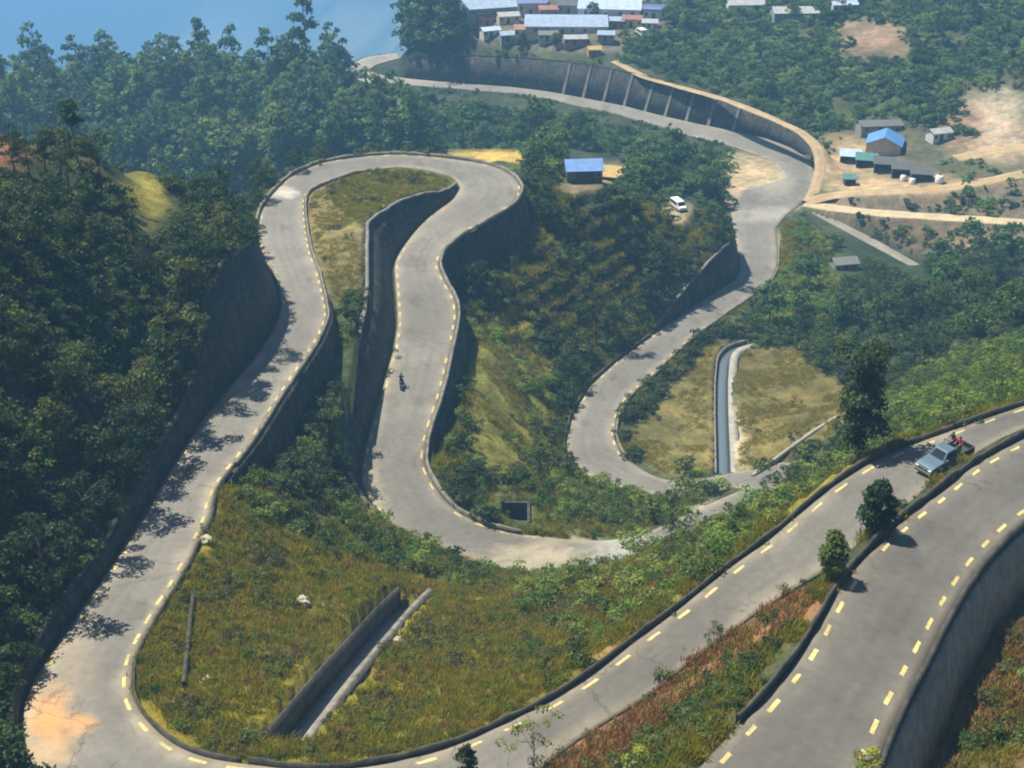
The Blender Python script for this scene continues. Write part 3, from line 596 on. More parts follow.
paint(lane_road, [(('LA', 0.2, 5.9), {'inset': .75, 'width': .28}), (('LB', 0.9, 5.9), {'inset': .9, 'width': .28})], None)
# ------------------------------------------------------------------ retaining walls and parapets
M_RIB = plain('stained concrete rib', (.17, .16, .145), .9, .4, .5)
def loft(name, rings, mats, closed=True, mi=None):
    """rings (n,k,3) -> tube-like solid"""
    n, k = rings.shape[:2]; ii = np.arange(n * k).reshape(n, k); F = []; m = []
    for j in range(k):
        j2 = (j + 1) % k
        F.append(np.stack([ii[:-1, j], ii[1:, j], ii[1:, j2], ii[:-1, j2]], -1)); m += [0 if mi is None else mi[j]] * (n - 1)
    V = rings.reshape(-1, 3); o = mesh_np(name, V, np.concatenate(F), mats, matidx=m)
    bm = bmesh.new(); bm.from_mesh(o.data); bm.verts.ensure_lookup_table()
    for r in (0, n - 1):
        try: bm.faces.new([bm.verts[i] for i in ii[r]])
        except ValueError: pass
    bmesh.ops.recalc_face_normals(bm, faces=bm.faces); bm.to_mesh(o.data); bm.free(); return o
def ring(P, N, prof):
    """prof: list of (offset array, height array) relative to the edge"""
    return np.stack([np.c_[P[:, 0] + N[:, 0] * a, P[:, 1] + N[:, 1] * a, P[:, 2] + b] for a, b in prof], 1)
for sd, s0, s1, prof, kind, bat, lab in WALLS:
    P, N, S = edge(sd, s0, s1); Hh = np.interp(S, [p[0] for p in prof], [p[1] for p in prof])
    jag = 0.25 * (vnoise(np.arange(len(P)) * .35, np.zeros(len(P)), 51) - .5) * np.minimum(Hh, 2) / 2; Hh = Hh + (jag if kind == 'cut' else jag * .1)
    f0 = .25
    root = empty('retaining_wall', tuple(P[len(P) // 2]), 0, lab, 'wall'); L0 = np.array(root.location)
    if kind == 'cut':
        face = ring(P - L0, N, [(f0, -.5 + 0 * Hh), (f0 + bat * Hh * .5, Hh * .5), (f0 + bat * Hh, Hh - .28), (f0 + bat * Hh + .95, Hh - .28), (f0 + bat * Hh + .95, -.5 + 0 * Hh)])
        cap = ring(P - L0, N, [(f0 + bat * Hh - .08, Hh - .277), (f0 + bat * Hh - .08, Hh), (f0 + bat * Hh + .42, Hh), (f0 + bat * Hh + .42, Hh - .277)])
    else:
        face = ring(P - L0, N, [(.3 + 0 * Hh, -.12 + 0 * Hh), (.62 + 0 * Hh, -.12 + 0 * Hh), (.62 + bat * Hh * .5, -Hh * .5), (.66 + bat * Hh, -Hh - .5), (.1 + 0 * Hh, -Hh - .5)])
        cap = None
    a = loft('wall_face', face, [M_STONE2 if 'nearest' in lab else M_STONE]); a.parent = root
    if cap is not None: c = loft('coping', cap, [M_DARKPARA if 'ribbed' in lab or 'left road arm and' in lab else M_PARA]); c.parent = root
    if 'ribbed' in lab:
        L = np.r_[0, np.cumsum(np.linalg.norm(np.diff(P, axis=0), axis=1))]
        for s in np.arange(L[-1] * .22, L[-1] * .66, 9.0):
            m = MB(); k = np.searchsorted(L, s); p = P[k] - L0; nn = np.r_[N[k], 0]; tt = np.array([-nn[1], nn[0], 0]); hh = Hh[k]
            q = lambda o_, t_, z_: p + nn * o_ + tt * t_ + np.array([0, 0, z_])
            m.add([q(f0 - .45, -.55, -.3), q(f0 - .45, .55, -.3), q(f0 + .5, .45, -.3), q(f0 + .5, -.45, -.3), q(f0 + bat * hh - .4, -.4, hh - .4), q(f0 + bat * hh - .4, .4, hh - .4), q(f0 + bat * hh + .3, .4, hh - .4), q(f0 + bat * hh + .3, -.4, hh - .4)], [(3, 2, 1, 0), (4, 5, 6, 7), (0, 1, 5, 4), (1, 2, 6, 5), (2, 3, 7, 6), (3, 0, 4, 7)])
            m.build('rib', M_RIB, root)
PARA = [('A', 0, 6.0, .42, .22, 1, 'dark shaded mossy parapet along the upper edge of the middle road, above the green slope'),
 ('A', 6.03, 8.6, .3, .22, 1, 'low kerb wall round the inside of the bottom left bend'),
 ('A', 8.63, 9.25, .35, .3, 1, 'short low parapet beside the grass island below the stone wall'),
 ('A', 9.28, 13.2, .35, .3, 0, 'pale low parapet on the right edge of the left road arm'),
 ('B', 6.0, 6.88, .6, .35, 1, 'parapet at the outer side of the bottom left bend'),
 ('B', 12.0, 15.9, .5, .4, 0, 'curved parapet round the outside of the hairpin loop'),
 ('B', 15.93, 22.2, .45, .4, 0, 'parapet along the right edge of the central road arm'),
 ('A', 15.0, 20.9, .0, .4, 0, None),
 ('B', 28.2, 30.6, .5, .35, 1, 'dark parapet outside the lower bend'),
 ('A', 27.9, 33.2, .4, .35, 0, 'low kerb wall beside the dry field on the lower road'),
 ('B', 38.2, 41.0, .5, .35, 0, 'long low parapet on the valley side of the far road'),
 ('LA', 0, 4.6, .5, .22, 1, 'dark parapet dividing the two nearest roads'),
 ('LB', 0.6, 6, .6, .3, 1, 'dark parapet on the outer edge of the nearest road')]
for sd, s0, s1, hh, th, dk, lab in PARA:
    if lab is None: continue
    P, N, S = edge(sd, s0, s1)
    L = np.r_[0, np.cumsum(np.linalg.norm(np.diff(P, axis=0), axis=1))]
    n = max(4, int(L[-1] / .6)); li = np.linspace(0, L[-1], n); P = np.stack([np.interp(li, L, P[:, k]) for k in range(3)], 1); N = np.stack([np.interp(li, L, N[:, k]) for k in range(2)], 1)
    hv = hh * (1 + .5 * (vnoise(li * .8, li * 0, 61) - .5)); of = .06 + .1 * (vnoise(li * .3, li * 0 + 3, 62) - .5)
    r = ring(P, N, [(of, -.45 + 0 * li), (of + .03, hv), (of + th - .03, hv + .03), (of + th, -.6 + 0 * li)])
    o = loft('parapet', r, [M_DARKPARA if dk else M_PARA]); tag(o, lab, 'parapet')
# drains
M_BEDSHADE, _nt, _bs = newmat('blue shade-toned drain bed'); _bs.inputs['Base Color'].default_value = (.10, .13, .16, 1); _bs.inputs['Roughness'].default_value = .22  # added water sheet; its dark blue stands for shade on the drain bed
for P, N, half, depth, lab in DRAINS:
    root = empty('drain_channel', tuple(P[len(P) // 2]), 0, lab, 'drain'); L0 = np.array(root.location); o0 = P[:, 0] * 0
    N3 = N
    for nm, pr, mt in (('side_wall', [(o0 - half, o0 - depth - .2), (o0 - half, o0 + .15), (o0 - half - (.5 if depth > 1.2 else 1.35), o0 + .15), (o0 - half - (.5 if depth > 1.2 else 1.35), o0 - depth - .2)], M_PARA if depth > 1.2 else M_CONC), ('side_wall', [(o0 + half, o0 - depth - .2), (o0 + half, o0 - .05), (o0 + half + .25, o0 - .05), (o0 + half + .25, o0 - depth - .2)], M_DARKPARA if depth > 1.2 else M_PARA),  # right-hand wall of the deep drain darkened: its shade is in the colour
                       ('channel_bed', [(o0 - half, o0 - depth - .18), (o0 + half, o0 - depth - .18), (o0 + half, o0 - depth), (o0 - half, o0 - depth)], M_CONC if depth > 1.2 else M_BEDSHADE)):
        q = loft(nm, ring(P - L0, N3, pr), [mt]); q.parent = root
root = empty('catch_pit', tuple(pit), 0, 'dark square concrete catch pit in the grass beside the central road bend', 'drain')
for x0, x1, y0, y1 in ((-1.9, -1.55, -2.4, 2.4), (1.55, 1.9, -2.4, 2.4), (-1.55, 1.55, 2.05, 2.4), (-1.55, 1.55, -2.4, -2.05)):
    m = MB(); m.box(x0, x1, y0, y1, -3.0, -.55); m.build('pit_wall', M_DARKPARA, root)
m = MB(); m.box(-1.54, 1.54, -2.04, 2.04, -3.15, -2.9); m.build('pit_floor', M_DARKPARA, root)  # pit lined dark, so the recess shade is in the colour
# thin stone line across the lower left island
P = dense_line(np.array([hit(u, v) for u, v in ((194, 596), (191, 620), (188, 650), (184, 690))]), .4); N = frame(P); o0 = P[:, 0] * 0
o = loft('low_wall', ring(P, N, [(o0 - .15, o0 - .4), (o0 - .15, o0 + .55), (o0 + .15, o0 + .55), (o0 + .15, o0 - .4)]), [M_DARKPARA]); tag(o, 'thin dark low wall standing alone in the lower left grass island', 'wall')
P = dense_line(np.array([hit(u, v) for u, v in ((752, 478), (790, 450), (815, 432), (838, 418))]), .6); N = frame(P); o0 = P[:, 0] * 0
o = loft('low_wall', ring(P, N, [(o0 - .2, o0 - .4), (o0 - .2, o0 + .5), (o0 + .2, o0 + .5), (o0 + .2, o0 - .4)]), [M_CONC]); tag(o, 'thin pale wall along the lower edge of the right dry field', 'wall')
# ------------------------------------------------------------------ light, sky, air
SUN_EL, SUN_AZ = math.radians(61), math.atan2(-.85, .53)      # azimuth clockwise from +Y: sun to the left and beyond
sd = np.array([math.sin(SUN_AZ) * math.cos(SUN_EL), math.cos(SUN_AZ) * math.cos(SUN_EL), math.sin(SUN_EL)])
from mathutils import Vector
sl = bpy.data.lights.new('sun', 'SUN'); sl.energy = 5.0; sl.angle = math.radians(.5); sl.color = (1, .91, .74)
so = bpy.data.objects.new('sun', sl); COL.objects.link(so); so.rotation_euler = Vector(sd).to_track_quat('Z', 'Y').to_euler(); so.location = (-300, 200, 400)
w = bpy.data.worlds.new('World'); scn.world = w; w.use_nodes = True; wn = w.node_tree
sky = wn.nodes.new('ShaderNodeTexSky'); sky.sky_type = 'NISHITA'; sky.sun_disc = False; sky.sun_elevation = SUN_EL; sky.sun_rotation = SUN_AZ; sky.altitude = 800; sky.dust_density = 1.5
wn.links.new(sky.outputs[0], wn.nodes['Background'].inputs[0]); wn.nodes['Background'].inputs[1].default_value = 0.052
scn.cycles.filter_width = 2.0; scn.cycles.volume_bounces = 3
scn.view_settings.view_transform = 'Standard'; scn.view_settings.look = 'None'; scn.view_settings.exposure = 0.78; scn.view_settings.gamma = 1
HAZE = 0.00044
if HAZE:
    m = MB(); m.box(-5600, 5600, -80, 6900, ZC - 1750, ZC + 62)
    hm = bpy.data.materials.new('haze air'); hm.use_nodes = True; nt = hm.node_tree; nt.nodes.remove(nt.nodes['Principled BSDF'])
    pv = nt.nodes.new('ShaderNodeVolumePrincipled'); pv.inputs['Density'].default_value = HAZE; pv.inputs['Color'].default_value = (.28, .60, 1.0, 1); pv.inputs['Anisotropy'].default_value = 0.0
    nt.links.new(pv.outputs[0], nt.nodes['Material Output'].inputs['Volume'])
    o = m.build('haze', hm); tag(o, kind='stuff')
# ------------------------------------------------------------------ foliage
def leafmat(name, stops, transl=0.35, var=0.5):
    m, nt, bs = newmat(name)
    oi = nd(nt, 'ShaderNodeObjectInfo'); r = ramp(nt, oi.outputs['Random'], stops)
    a = nd(nt, 'ShaderNodeVertexColor', layer_name='tint')
    c = mixc(nt, 'MULTIPLY', 1.0, r.outputs[0], a.outputs[0])
    nt.links.new(c, bs.inputs['Base Color']); bs.inputs['Roughness'].default_value = .6; bs.inputs['Specular IOR Level'].default_value = .25
    tr = nd(nt, 'ShaderNodeBsdfTranslucent'); c2 = mixc(nt, 'MULTIPLY', 1.0, c, (1.15, 1.25, .5)); nt.links.new(c2, tr.inputs['Color'])
    mx = nd(nt, 'ShaderNodeMixShader'); mx.inputs[0].default_value = transl
    nt.links.new(bs.outputs[0], mx.inputs[1]); nt.links.new(tr.outputs[0], mx.inputs[2]); nt.links.new(mx.outputs[0], nt.nodes['Material Output'].inputs['Surface'])
    return m
L_DARK = leafmat('dark leaves', [(0, (.02, .045, .016)), (.4, (.034, .066, .02)), (.75, (.058, .092, .025)), (1, (.12, .14, .04))], .36)
L_FOREST = leafmat('forest leaves', [(0, (.038, .088, .038)), (.4, (.065, .13, .05)), (.75, (.105, .18, .06)), (1, (.165, .22, .075))], .45)
L_LUSH = leafmat('lush leaves', [(0, (.045, .095, .03)), (.5, (.075, .135, .036)), (1, (.12, .175, .05))], .45)
L_MID = leafmat('mid green leaves', [(0, (.065, .12, .028)), (.5, (.11, .165, .034)), (1, (.16, .20, .05))], .42)
L_BRIGHT = leafmat('bright leaves', [(0, (.085, .17, .028)), (.5, (.14, .22, .035)), (1, (.20, .24, .055))], .45)
L_OLIVE = leafmat('olive leaves', [(0, (.075, .09, .03)), (.5, (.11, .12, .04)), (1, (.15, .13, .05))])
L_LIME = leafmat('lime leaves', [(0, (.26, .32, .06)), (1, (.34, .36, .09))], .45)
G_GRASS = leafmat('grass blades', [(0, (.12, .165, .012)), (.35, (.20, .205, .014)), (.7, (.28, .235, .02)), (1, (.29, .20, .035))], .45)
G_STRAW = leafmat('dry grass blades', [(0, (.22, .20, .04)), (.5, (.29, .25, .06)), (1, (.34, .27, .09))], .4)
G_RUST = leafmat('rusty dry bracken', [(0, (.20, .09, .045)), (.5, (.30, .15, .08)), (1, (.30, .22, .09))], .35)
M_BARK = plain('bark', (.12, .09, .065), .95, .35, 3, 0, .5)
M_PALEBARK = plain('pale bark', (.22, .19, .15), .95, .35, 3, 0, .5)
def cards(C, Nn, size, r, aspect=.5, tint=None):
    n = len(C); Nn = Nn / (np.linalg.norm(Nn, axis=1)[:, None] + 1e-9)
    t = np.cross(Nn, r.normal(size=(n, 3))); t /= np.linalg.norm(t, axis=1)[:, None] + 1e-9; b = np.cross(Nn, t)
    s = np.broadcast_to(size, (n,))[:, None] * r.uniform(.65, 1.3, (n, 1)); w = s * aspect
    V = np.stack([C + t * s, C + b * w + t * s * .1, C - t * s, C - b * w + t * s * .1], 1).reshape(-1, 3)
    F = np.arange(4 * n).reshape(n, 4)
    col = np.repeat(tint if tint is not None else np.ones((n, 3)), 4, 0)
    return V, F, col
def crown_mesh(name, blobs, per, size, r, mat, flat=.8, aspect=.55):
    Vs, Fs, Cs = [], [], []; b0 = 0
    tot = sum(b[3] ** 2 for b in blobs)
    for (x, y, z, rad) in blobs:
        n = max(12, int(per * len(blobs) * rad ** 2 / tot))
        d = r.normal(size=(n, 3)); d /= np.linalg.norm(d, axis=1)[:, None]
        d[:, 2] = np.where(d[:, 2] < -.3, -d[:, 2] * .7, d[:, 2])
        rr = rad * (r.uniform(.25, 1, n) ** .45)[:, None] * (1 + .22 * np.sin(d[:, :1] * 5 + x) * np.cos(d[:, 1:2] * 6 + z))
        C = np.array([x, y, z]) + d * rr * np.array([1, 1, flat])
        tv = r.uniform(.55, 1.45); tn = tv * r.uniform(.8, 1.2, (n, 1)) * np.array([1 + r.uniform(-.1, .12), 1, 1 + r.uniform(-.15, .1)])
        V, F, c = cards(C, d * .9 + r.normal(size=(n, 3)) * .7 + np.array([0, 0, .35]), size, r, aspect, tn)
        Vs.append(V); Fs.append(F + b0); Cs.append(c); b0 += len(V)
    o = mesh_np(name, np.concatenate(Vs), np.concatenate(Fs), [mat], cols=np.concatenate(Cs)); return o
def trunk_mesh(h, r0, blobs, r, mat, lean=.04, limbs=6):
    m = MB(); top = np.array([r.normal() * lean * h, r.normal() * lean * h, h])
    pts = [np.array([0, 0, -.6]), np.array([0, 0, h * .02]), top * .35 + [r.normal() * .02 * h, 0, 0], top * .7, top]
    m.tube(pts, [r0 * 1.5, r0 * 1.15, r0 * .85, r0 * .55, r0 * .15], 7)
    for b in sorted(blobs, key=lambda q: -q[3])[:limbs]:
        e = np.array(b[:3]); k = np.clip(e[2] / h * .72, .12, .85); s = top * k; mid = (s + e) / 2 + [0, 0, .05 * h]
        m.tube([s, mid, e], [r0 * .42, r0 * .26, r0 * .08], 5)
    return m.build('trunk', mat, smooth=True)
TREES = {}
def proto_tree(kind, h, blobs, per, size, leaf, r, bark=M_BARK, r0=.18, limbs=6, flat=.8, lean=.03, aspect=.55):
    c = crown_mesh('crown', blobs, per, size, r, leaf, flat, aspect); t = trunk_mesh(h, r0, blobs, r, bark, lean, limbs)
    TREES.setdefault(kind, []).append([t, c, False])
def rr_(r, a, b): return r.uniform(a, b)
def blobs_round(r, h, base, rad, n, br):
    o = []
    for i in range(n):
        d = r.normal(size=3); d /= np.linalg.norm(d); k = r.uniform(.35, 1) ** .6
        z = base + (h - base) * (.5 + .5 * d[2] * k); q = math.sqrt(max(.05, 1 - (2 * (z - base) / (h - base) - .85) ** 2 * .8))
        o.append((d[0] * rad * k * q, d[1] * rad * k * q, min(z, h - br * .6), br * r.uniform(.65, 1.25)))
    return o
def blobs_tall(r, h, base, rad, n, br, power=.8):
    o = []
    for i in range(n):
        t = (i + r.uniform(0, .9)) / n; z = base + (h - base) * t; q = rad * (1 - t) ** power + .12 * rad
        a = r.uniform(0, 6.28); k = r.uniform(.2, 1)
        o.append((math.cos(a) * q * k, math.sin(a) * q * k, z, br * (1.1 - .6 * t) * r.uniform(.7, 1.25)))
    return o
R_ = np.random.default_rng(3)
for i in range(4):
    h = 9 + i * .8; proto_tree('broad', h, blobs_round(R_, h, 2.2, 3.0 + .3 * i, 18, 1.25), 75, .26, L_DARK, R_, r0=.17)
for i in range(4):
    h = 19 + 1.2 * i; proto_tree('tall', h, blobs_tall(R_, h, 4.5, 4.4 + .5 * (i % 2), 19, 2.5, .55), 56, .62, L_FOREST, R_, r0=.26)
for i in range(3):
    h = 15; proto_tree('forestround', h, blobs_round(R_, h, 3.5, 4.6, 17, 2.1), 50, .6, L_FOREST, R_, r0=.26)
for i in range(3):
    h = 5.5 + i * .5; proto_tree('small', h, blobs_round(R_, h, 1.0, 1.8, 12, .85), 80, .2, L_MID, R_, r0=.09)
for i in range(3):
    h = 9.5 + i; proto_tree('lush', h, blobs_round(R_, h, 1.8, 4.0 + .3 * i, 22, 1.7), 85, .4, L_LUSH, R_, r0=.2)
proto_tree('column', 10.4, [(R_.normal() * .72, R_.normal() * .72, R_.uniform(2.4, 9.7), R_.uniform(.7, 1.15)) for i in range(40)], 130, .17, L_DARK, R_, r0=.17, limbs=12)
proto_tree('roadside', 4.3, blobs_round(R_, 4.4, .7, .95, 26, .68), 200, .14, L_DARK, R_, r0=.07)
proto_tree('sapling', 3.9, blobs_round(R_, 4.0, .4, .8, 22, .5), 130, .12, L_MID, R_, r0=.05, limbs=9)
proto_tree('tuft', 7.5, blobs_round(R_, 7.6, 4.9, 1.6, 10, .85), 90, .2, L_DARK, R_, r0=.12)
proto_tree('sparse', 5.0, [(R_.normal() * 1.1, R_.normal() * 1.1, R_.uniform(1.4, 4.9), .5) for i in range(16)], 36, .12, L_MID, R_, r0=.06, limbs=15, bark=M_PALEBARK)
proto_tree('conifer', 5.2, blobs_tall(R_, 5.2, .3, 1.25, 30, .62, .75), 110, .12, L_DARK, R_, r0=.1)
proto_tree('limebush', 2.6, blobs_round(R_, 2.6, .3, 1.5, 16, .5), 70, .15, L_LIME, R_, r0=.05)
def shrub_proto(nm, n, rad, h, br, per, size, leaf, flat=.75):
    bl = [(R_.normal() * rad * .5, R_.normal() * rad * .5, R_.uniform(.15, h * .75), br * R_.uniform(.7, 1.3)) for i in range(n)]
    return crown_mesh(nm, bl, per, size, R_, leaf, flat)
SHRUBS = {'dark': [shrub_proto('bush', 7, 1.2, 1.7, .62, 42, .17, L_DARK) for i in range(3)],
          'mid': [shrub_proto('bush', 7, 1.1, 1.4, .55, 42, .14, L_MID) for i in range(3)],
          'bright': [shrub_proto('bush', 7, 1.0, 1.3, .5, 46, .12, L_BRIGHT) for i in range(2)],
          'olive': [shrub_proto('bush', 6, 1.0, 1.1, .5, 42, .12, L_OLIVE) for i in range(2)],
          'far': [shrub_proto('bush', 6, 2.2, 2.6, 1.1, 40, .36, L_FOREST) for i in range(3)]}
def grass_proto(nm, n, h, spread, mat, wd=.035):
    V = []; F = []; c = []
    for i in range(n):
        a = R_.uniform(0, 6.28); p = np.array([R_.normal() * spread, R_.normal() * spread, -.05]); hh = h * R_.uniform(.5, 1.2); o = np.array([math.cos(a), math.sin(a), 0]); s = np.array([-o[1], o[0], 0]) * wd * R_.uniform(.7, 1.4); ln = R_.uniform(.15, .7) * hh
        b = len(V); V += [p - s, p + s, p + o * ln * .4 + [0, 0, hh * .65] + s * .8, p + o * ln * .4 + [0, 0, hh * .65] - s * .8, p + o * ln + [0, 0, hh]]
        F += [(b, b + 1, b + 2, b + 3), (b + 3, b + 2, b + 4)]; c += [np.ones(3) * R_.uniform(.7, 1.3)] * 5
    return mesh_np(nm, V, F, [mat], cols=np.array(c))
GRASS = {'grass': [grass_proto('grass_tuft', 34, .55, .33, G_GRASS), grass_proto('grass_tuft', 26, .8, .3, G_GRASS)], 'straw': [grass_proto('grass_tuft', 34, .42, .35, G_STRAW)], 'rust': [grass_proto('grass_tuft', 34, .6, .35, G_RUST, .05)]}
# ------------------------------------------------------------------ single trees
NTREE = [0]
def plant(kind, p, s, label, group=None, cat='tree', name='tree', rz=None, sz=1.0, variant=None):
    vs = TREES[kind]; v = vs[variant if variant is not None else int(rng.integers(len(vs)))]
    root = empty(name, (p[0], p[1], p[2] - .15), float(rng.uniform(0, 6.28)) if rz is None else rz, label, cat, group); root.scale = (s, s, s * sz)
    for i in (0, 1):
        c = v[i] if not v[2] else v[i].copy()
        if v[2]: COL.objects.link(c)
        c.parent = root
    v[2] = True; NTREE[0] += 1
    return root
def plant_at(kind, u, v, s, *a, **k): return plant(kind, hit(u, v), s, *a, **k)
_p = hit(872, 459); plant('column', (_p[0] - .6, _p[1] + 2.2, float(ground(_p[0] - .6, _p[1] + 2.2))), 1.15, 'tall slender dark tree standing alone by the upper parapet of the middle road', rz=.4)
plant_at('roadside', 876, 533, 1.0, 'small round dark tree growing between the two nearest roads below the pickup', rz=1.)
plant_at('sapling', 830, 580, 1.0, 'thin green sapling at the roadside on the rusty wedge, left of the round dark tree', rz=2.)
plant_at('tuft', 79, 168, 1.15, 'lone tree with a bare stem and tufted crown on the crest of the left hill', rz=2.)
plant_at('broad', 62, 182, .8, 'dark bushy tree on the left hill crest beside the tufted tree', variant=0)
# ------------------------------------------------------------------ scattering
def scatter_points(x0, x1, y0, y1, dens):
    n = int((x1 - x0) * (y1 - y0) * dens); x = rng.uniform(x0, x1, n); y = rng.uniform(y0, y1, n); return x, y
CLEAR = [(hit(u, v), r) for u, v, r in ((583, 180, 6), (583, 188, 5), (612, 182, 5), (884, 152, 8), (878, 135, 7), (884, 170, 9), (866, 168, 7), (905, 178, 8), (921, 182, 6), (849, 186, 5), (938, 142, 5), (938, 184, 4), (843, 270, 5), (843, 278, 4), (678, 212, 4.5), (678, 219, 4), (20, 152, 7), (40, 150, 6), (92, 168, 4), (146, 192, 5), (150, 202, 4), (990, 115, 9), (1005, 125, 9), (1015, 150, 9), (975, 150, 8), (1000, 100, 8), (498, 160, 4), (505, 160, 4), (600, 30, 12), (560, 34, 12), (520, 34, 12), (640, 28, 10), (490, 30, 10), (1012, 310, 5), (740, 440, 2))]
NOGO = [[(-80, 130), (22, 132), (30, 156), (-80, 160)], [(122, 162), (152, 164), (170, 200), (160, 222), (138, 220)], [(345, 50), (400, 50), (440, 76), (520, 84), (600, 98), (745, 130), (810, 158), (800, 172), (700, 141), (590, 112), (440, 94), (345, 86)],
        [(842, 22), (900, 24), (908, 52), (860, 56)], [(566, 150), (606, 150), (624, 166), (622, 180), (566, 182)], [(670, 193), (690, 193), (690, 207), (670, 207)], [(812, 210), (925, 260), (925, 275), (812, 220)], [(862, 120), (908, 120), (945, 170), (940, 190), (840, 190), (838, 150)], [(832, 250), (860, 250), (860, 268), (832, 268)], [(452, 148), (524, 150), (520, 166), (452, 160)], [(710, 345), (745, 340), (745, 470), (712, 476)], [(500, 490), (532, 490), (532, 524), (500, 524)], [(730, 160), (800, 160), (790, 260), (735, 250)], [(446, -20), (480, -20), (480, 60), (446, 60)], [(905, 430), (985, 425), (985, 490), (905, 490)]]
def nogo(P, lifts, side=(0,)):
    bad = np.zeros(len(P), bool)
    for l, sx_ in [(l, q) for l in lifts for q in side]:
        u, v, w = project(P[:, 0] + sx_, P[:, 1], P[:, 2] + l)
        for i, q in enumerate(NOGO): bad |= inpoly(u, v, q) & ((P[:, 1] < 215) | (i > 1))
    return bad
def candidates(x0, x1, y0, y1, dens, margin=60):
    x, y = scatter_points(x0, x1, y0, y1, dens); z = ground(x, y); zn, u, v = zone_of(x, y, z)
    k = ~isblocked(x, y)
    for q, r in CLEAR: k &= (x - q[0]) ** 2 + (y - q[1]) ** 2 > r * r
    k &= (u > -margin) & (u < 1024 + margin) & (v > -margin) & (v < 768 + 130)
    return np.c_[x, y, z][k], zn[k], u[k], v[k]
def visible(P, lift):
    """rough line of sight from the camera to a point lifted above the ground"""
    T = P + [0, 0, lift]; ok = np.ones(len(P), bool); c = np.array([0, 0, ZC])
    for t in np.linspace(.25, .985, 60):
        q = c + (T - c) * t; ok &= ground(q[:, 0], q[:, 1]) < q[2 if False else slice(None), 2] + .3
    return ok
STUFF = {}
def stuff(key, P, lo, hi):
    if len(P): STUFF.setdefault(key, []).append(np.c_[P, rng.uniform(lo, hi, len(P)) ** 1.0])
def fill(dens_by_zone, key, lo, hi, box=(-72, 72, 42, 300), clump=None, lift=1.0):
    top = max(dens_by_zone.values()); P, zn, u, v = candidates(*box, top)
    d = np.zeros(len(P))
    for z, q in dens_by_zone.items(): d[zn == (ZI[z] if z else 0)] = q
    if key in SHRUBS: ph = (P[:, 2] / 2.4) % 1; d = np.where((zn == ZI['knoll']) & (u > 520) & (v < 330), d * np.where((ph > .3) & (ph < .7), 1.5, .18), d)
    if clump:
        f = vnoise(P[:, 0] / clump[0], P[:, 1] / clump[0], clump[1]); d = d * np.clip((f - clump[2]) / .2, 0, 1)
    k = rng.random(len(P)) * top < d; P = P[k]
    if key not in GRASS: P = P[~nogo(P, (0, .8, 1.7, 2.6), (-.9, 0, .9))]
    vis = visible(P, lift + .8); P = P[vis]
    stuff(key, P, lo, hi); return len(P)
fill({'lefthill': .5, 'knoll': .25, 'gully': .32, 'darkgully': .3, 'behindloop': .2, 'clump': .1}, 'dark', .6, 1.5, box=(-72, 118, 42, 330))
fill({'lefthill': .18, 'gully': .3, 'islandbush': .30, 'knoll': .16, 'darkgully': .1, 'lowgreen': .22, 'slope': .09, 'rightslope': .25, 'behindloop': .2, 'yellowstrip': .05, 'wedge': .0, 'corner': .1, 'greenbank': .2}, 'mid', .45, 1.3, box=(-72, 118, 42, 330))
fill({'knoll': 2.5, 'greenbank': 1.5}, 'grass', .7, 1.4, box=(-40, 70, 150, 300), lift=.5)
fill({'islandbush': .22, 'lowgreen': .16, 'slope': .12, 'rightslope': .42, 'gully': .06, 'lefthill': .03, 'knoll': .03, 'yellowstrip': .1, 'greenbank': .6}, 'bright', .6, 1.5, clump=(5, 71, .3))
fill({'islandgrass': .12, 'slope': .22, 'islandbush': .2, 'islandtop': .22, 'islandtan': .08, 'fieldright': .02, 'fieldleft': .015, 'yellowstrip': .1, 'knoll': .1, 'corner': .2, 'wedge': .06}, 'olive', .4, 1.1, clump=(6, 72, .35))
fill({'wedgegreen': 1.3, 'wedge': .05}, 'dark', .25, .65)
fill({'wedgegreen': .9, 'wedge': .05, 'islandgrass': .22, 'slope': .16}, 'mid', .25, .75, clump=(3.2, 77, .4))
fill({'islandgrass': .16, 'slope': .12, 'corner': .15}, 'dark', .2, .5, clump=(2.6, 78, .5))
fill({'righthill': .11, 'forest': .05, 'clump': .08, 'village': .008, 'trackbank': .03, 'rightbelow': .03, 'yard': .012, 'junction': .004}, 'far', .5, 1.25, box=(-230, 260, 215, 560), lift=3)
fill({'righthill': .06, 'rightbelow': .22, 'trackbank': .12, 'yard': .04, 'righthill': .03, 'clump': .05}, 'far', .25, .6, box=(-60, 260, 240, 480), lift=2)
fill({'islandgrass': 5.0, 'slope': 4.2, 'islandbush': 3, 'islandtop': 3, 'lowgreen': 3, 'rightslope': 2, 'corner': 4, 'wedge': .8, 'wedgegreen': 6, 'knoll': .6, 'gully': 1}, 'grass', .35, 1.0, box=(-65, 65, 42, 240), lift=.5)
fill({'islandgrass': 3.5, 'slope': 2.5, 'islandtan': 3, 'islandtop': 1.5, 'fieldright': 4, 'fieldleft': 4, 'yellowstrip': 5, 'corner': 2}, 'straw', .4, 1.0, box=(-65, 65, 42, 260), clump=(4, 73, .3), lift=.5)
fill({'wedge': 7, 'corner': 4, 'slope': .5, 'islandgrass': .25}, 'rust', .5, 1.2, box=(-30, 60, 42, 120), clump=(3, 74, .38), lift=.5)
fill({'': .14}, 'far', .2, .6, box=(20, 150, 225, 420)); fill({'': .35}, 'dark', .7, 1.6, box=(-72, 0, 42, 230)); fill({'': .3}, 'dark', .7, 1.5, box=(0, 72, 115, 230))
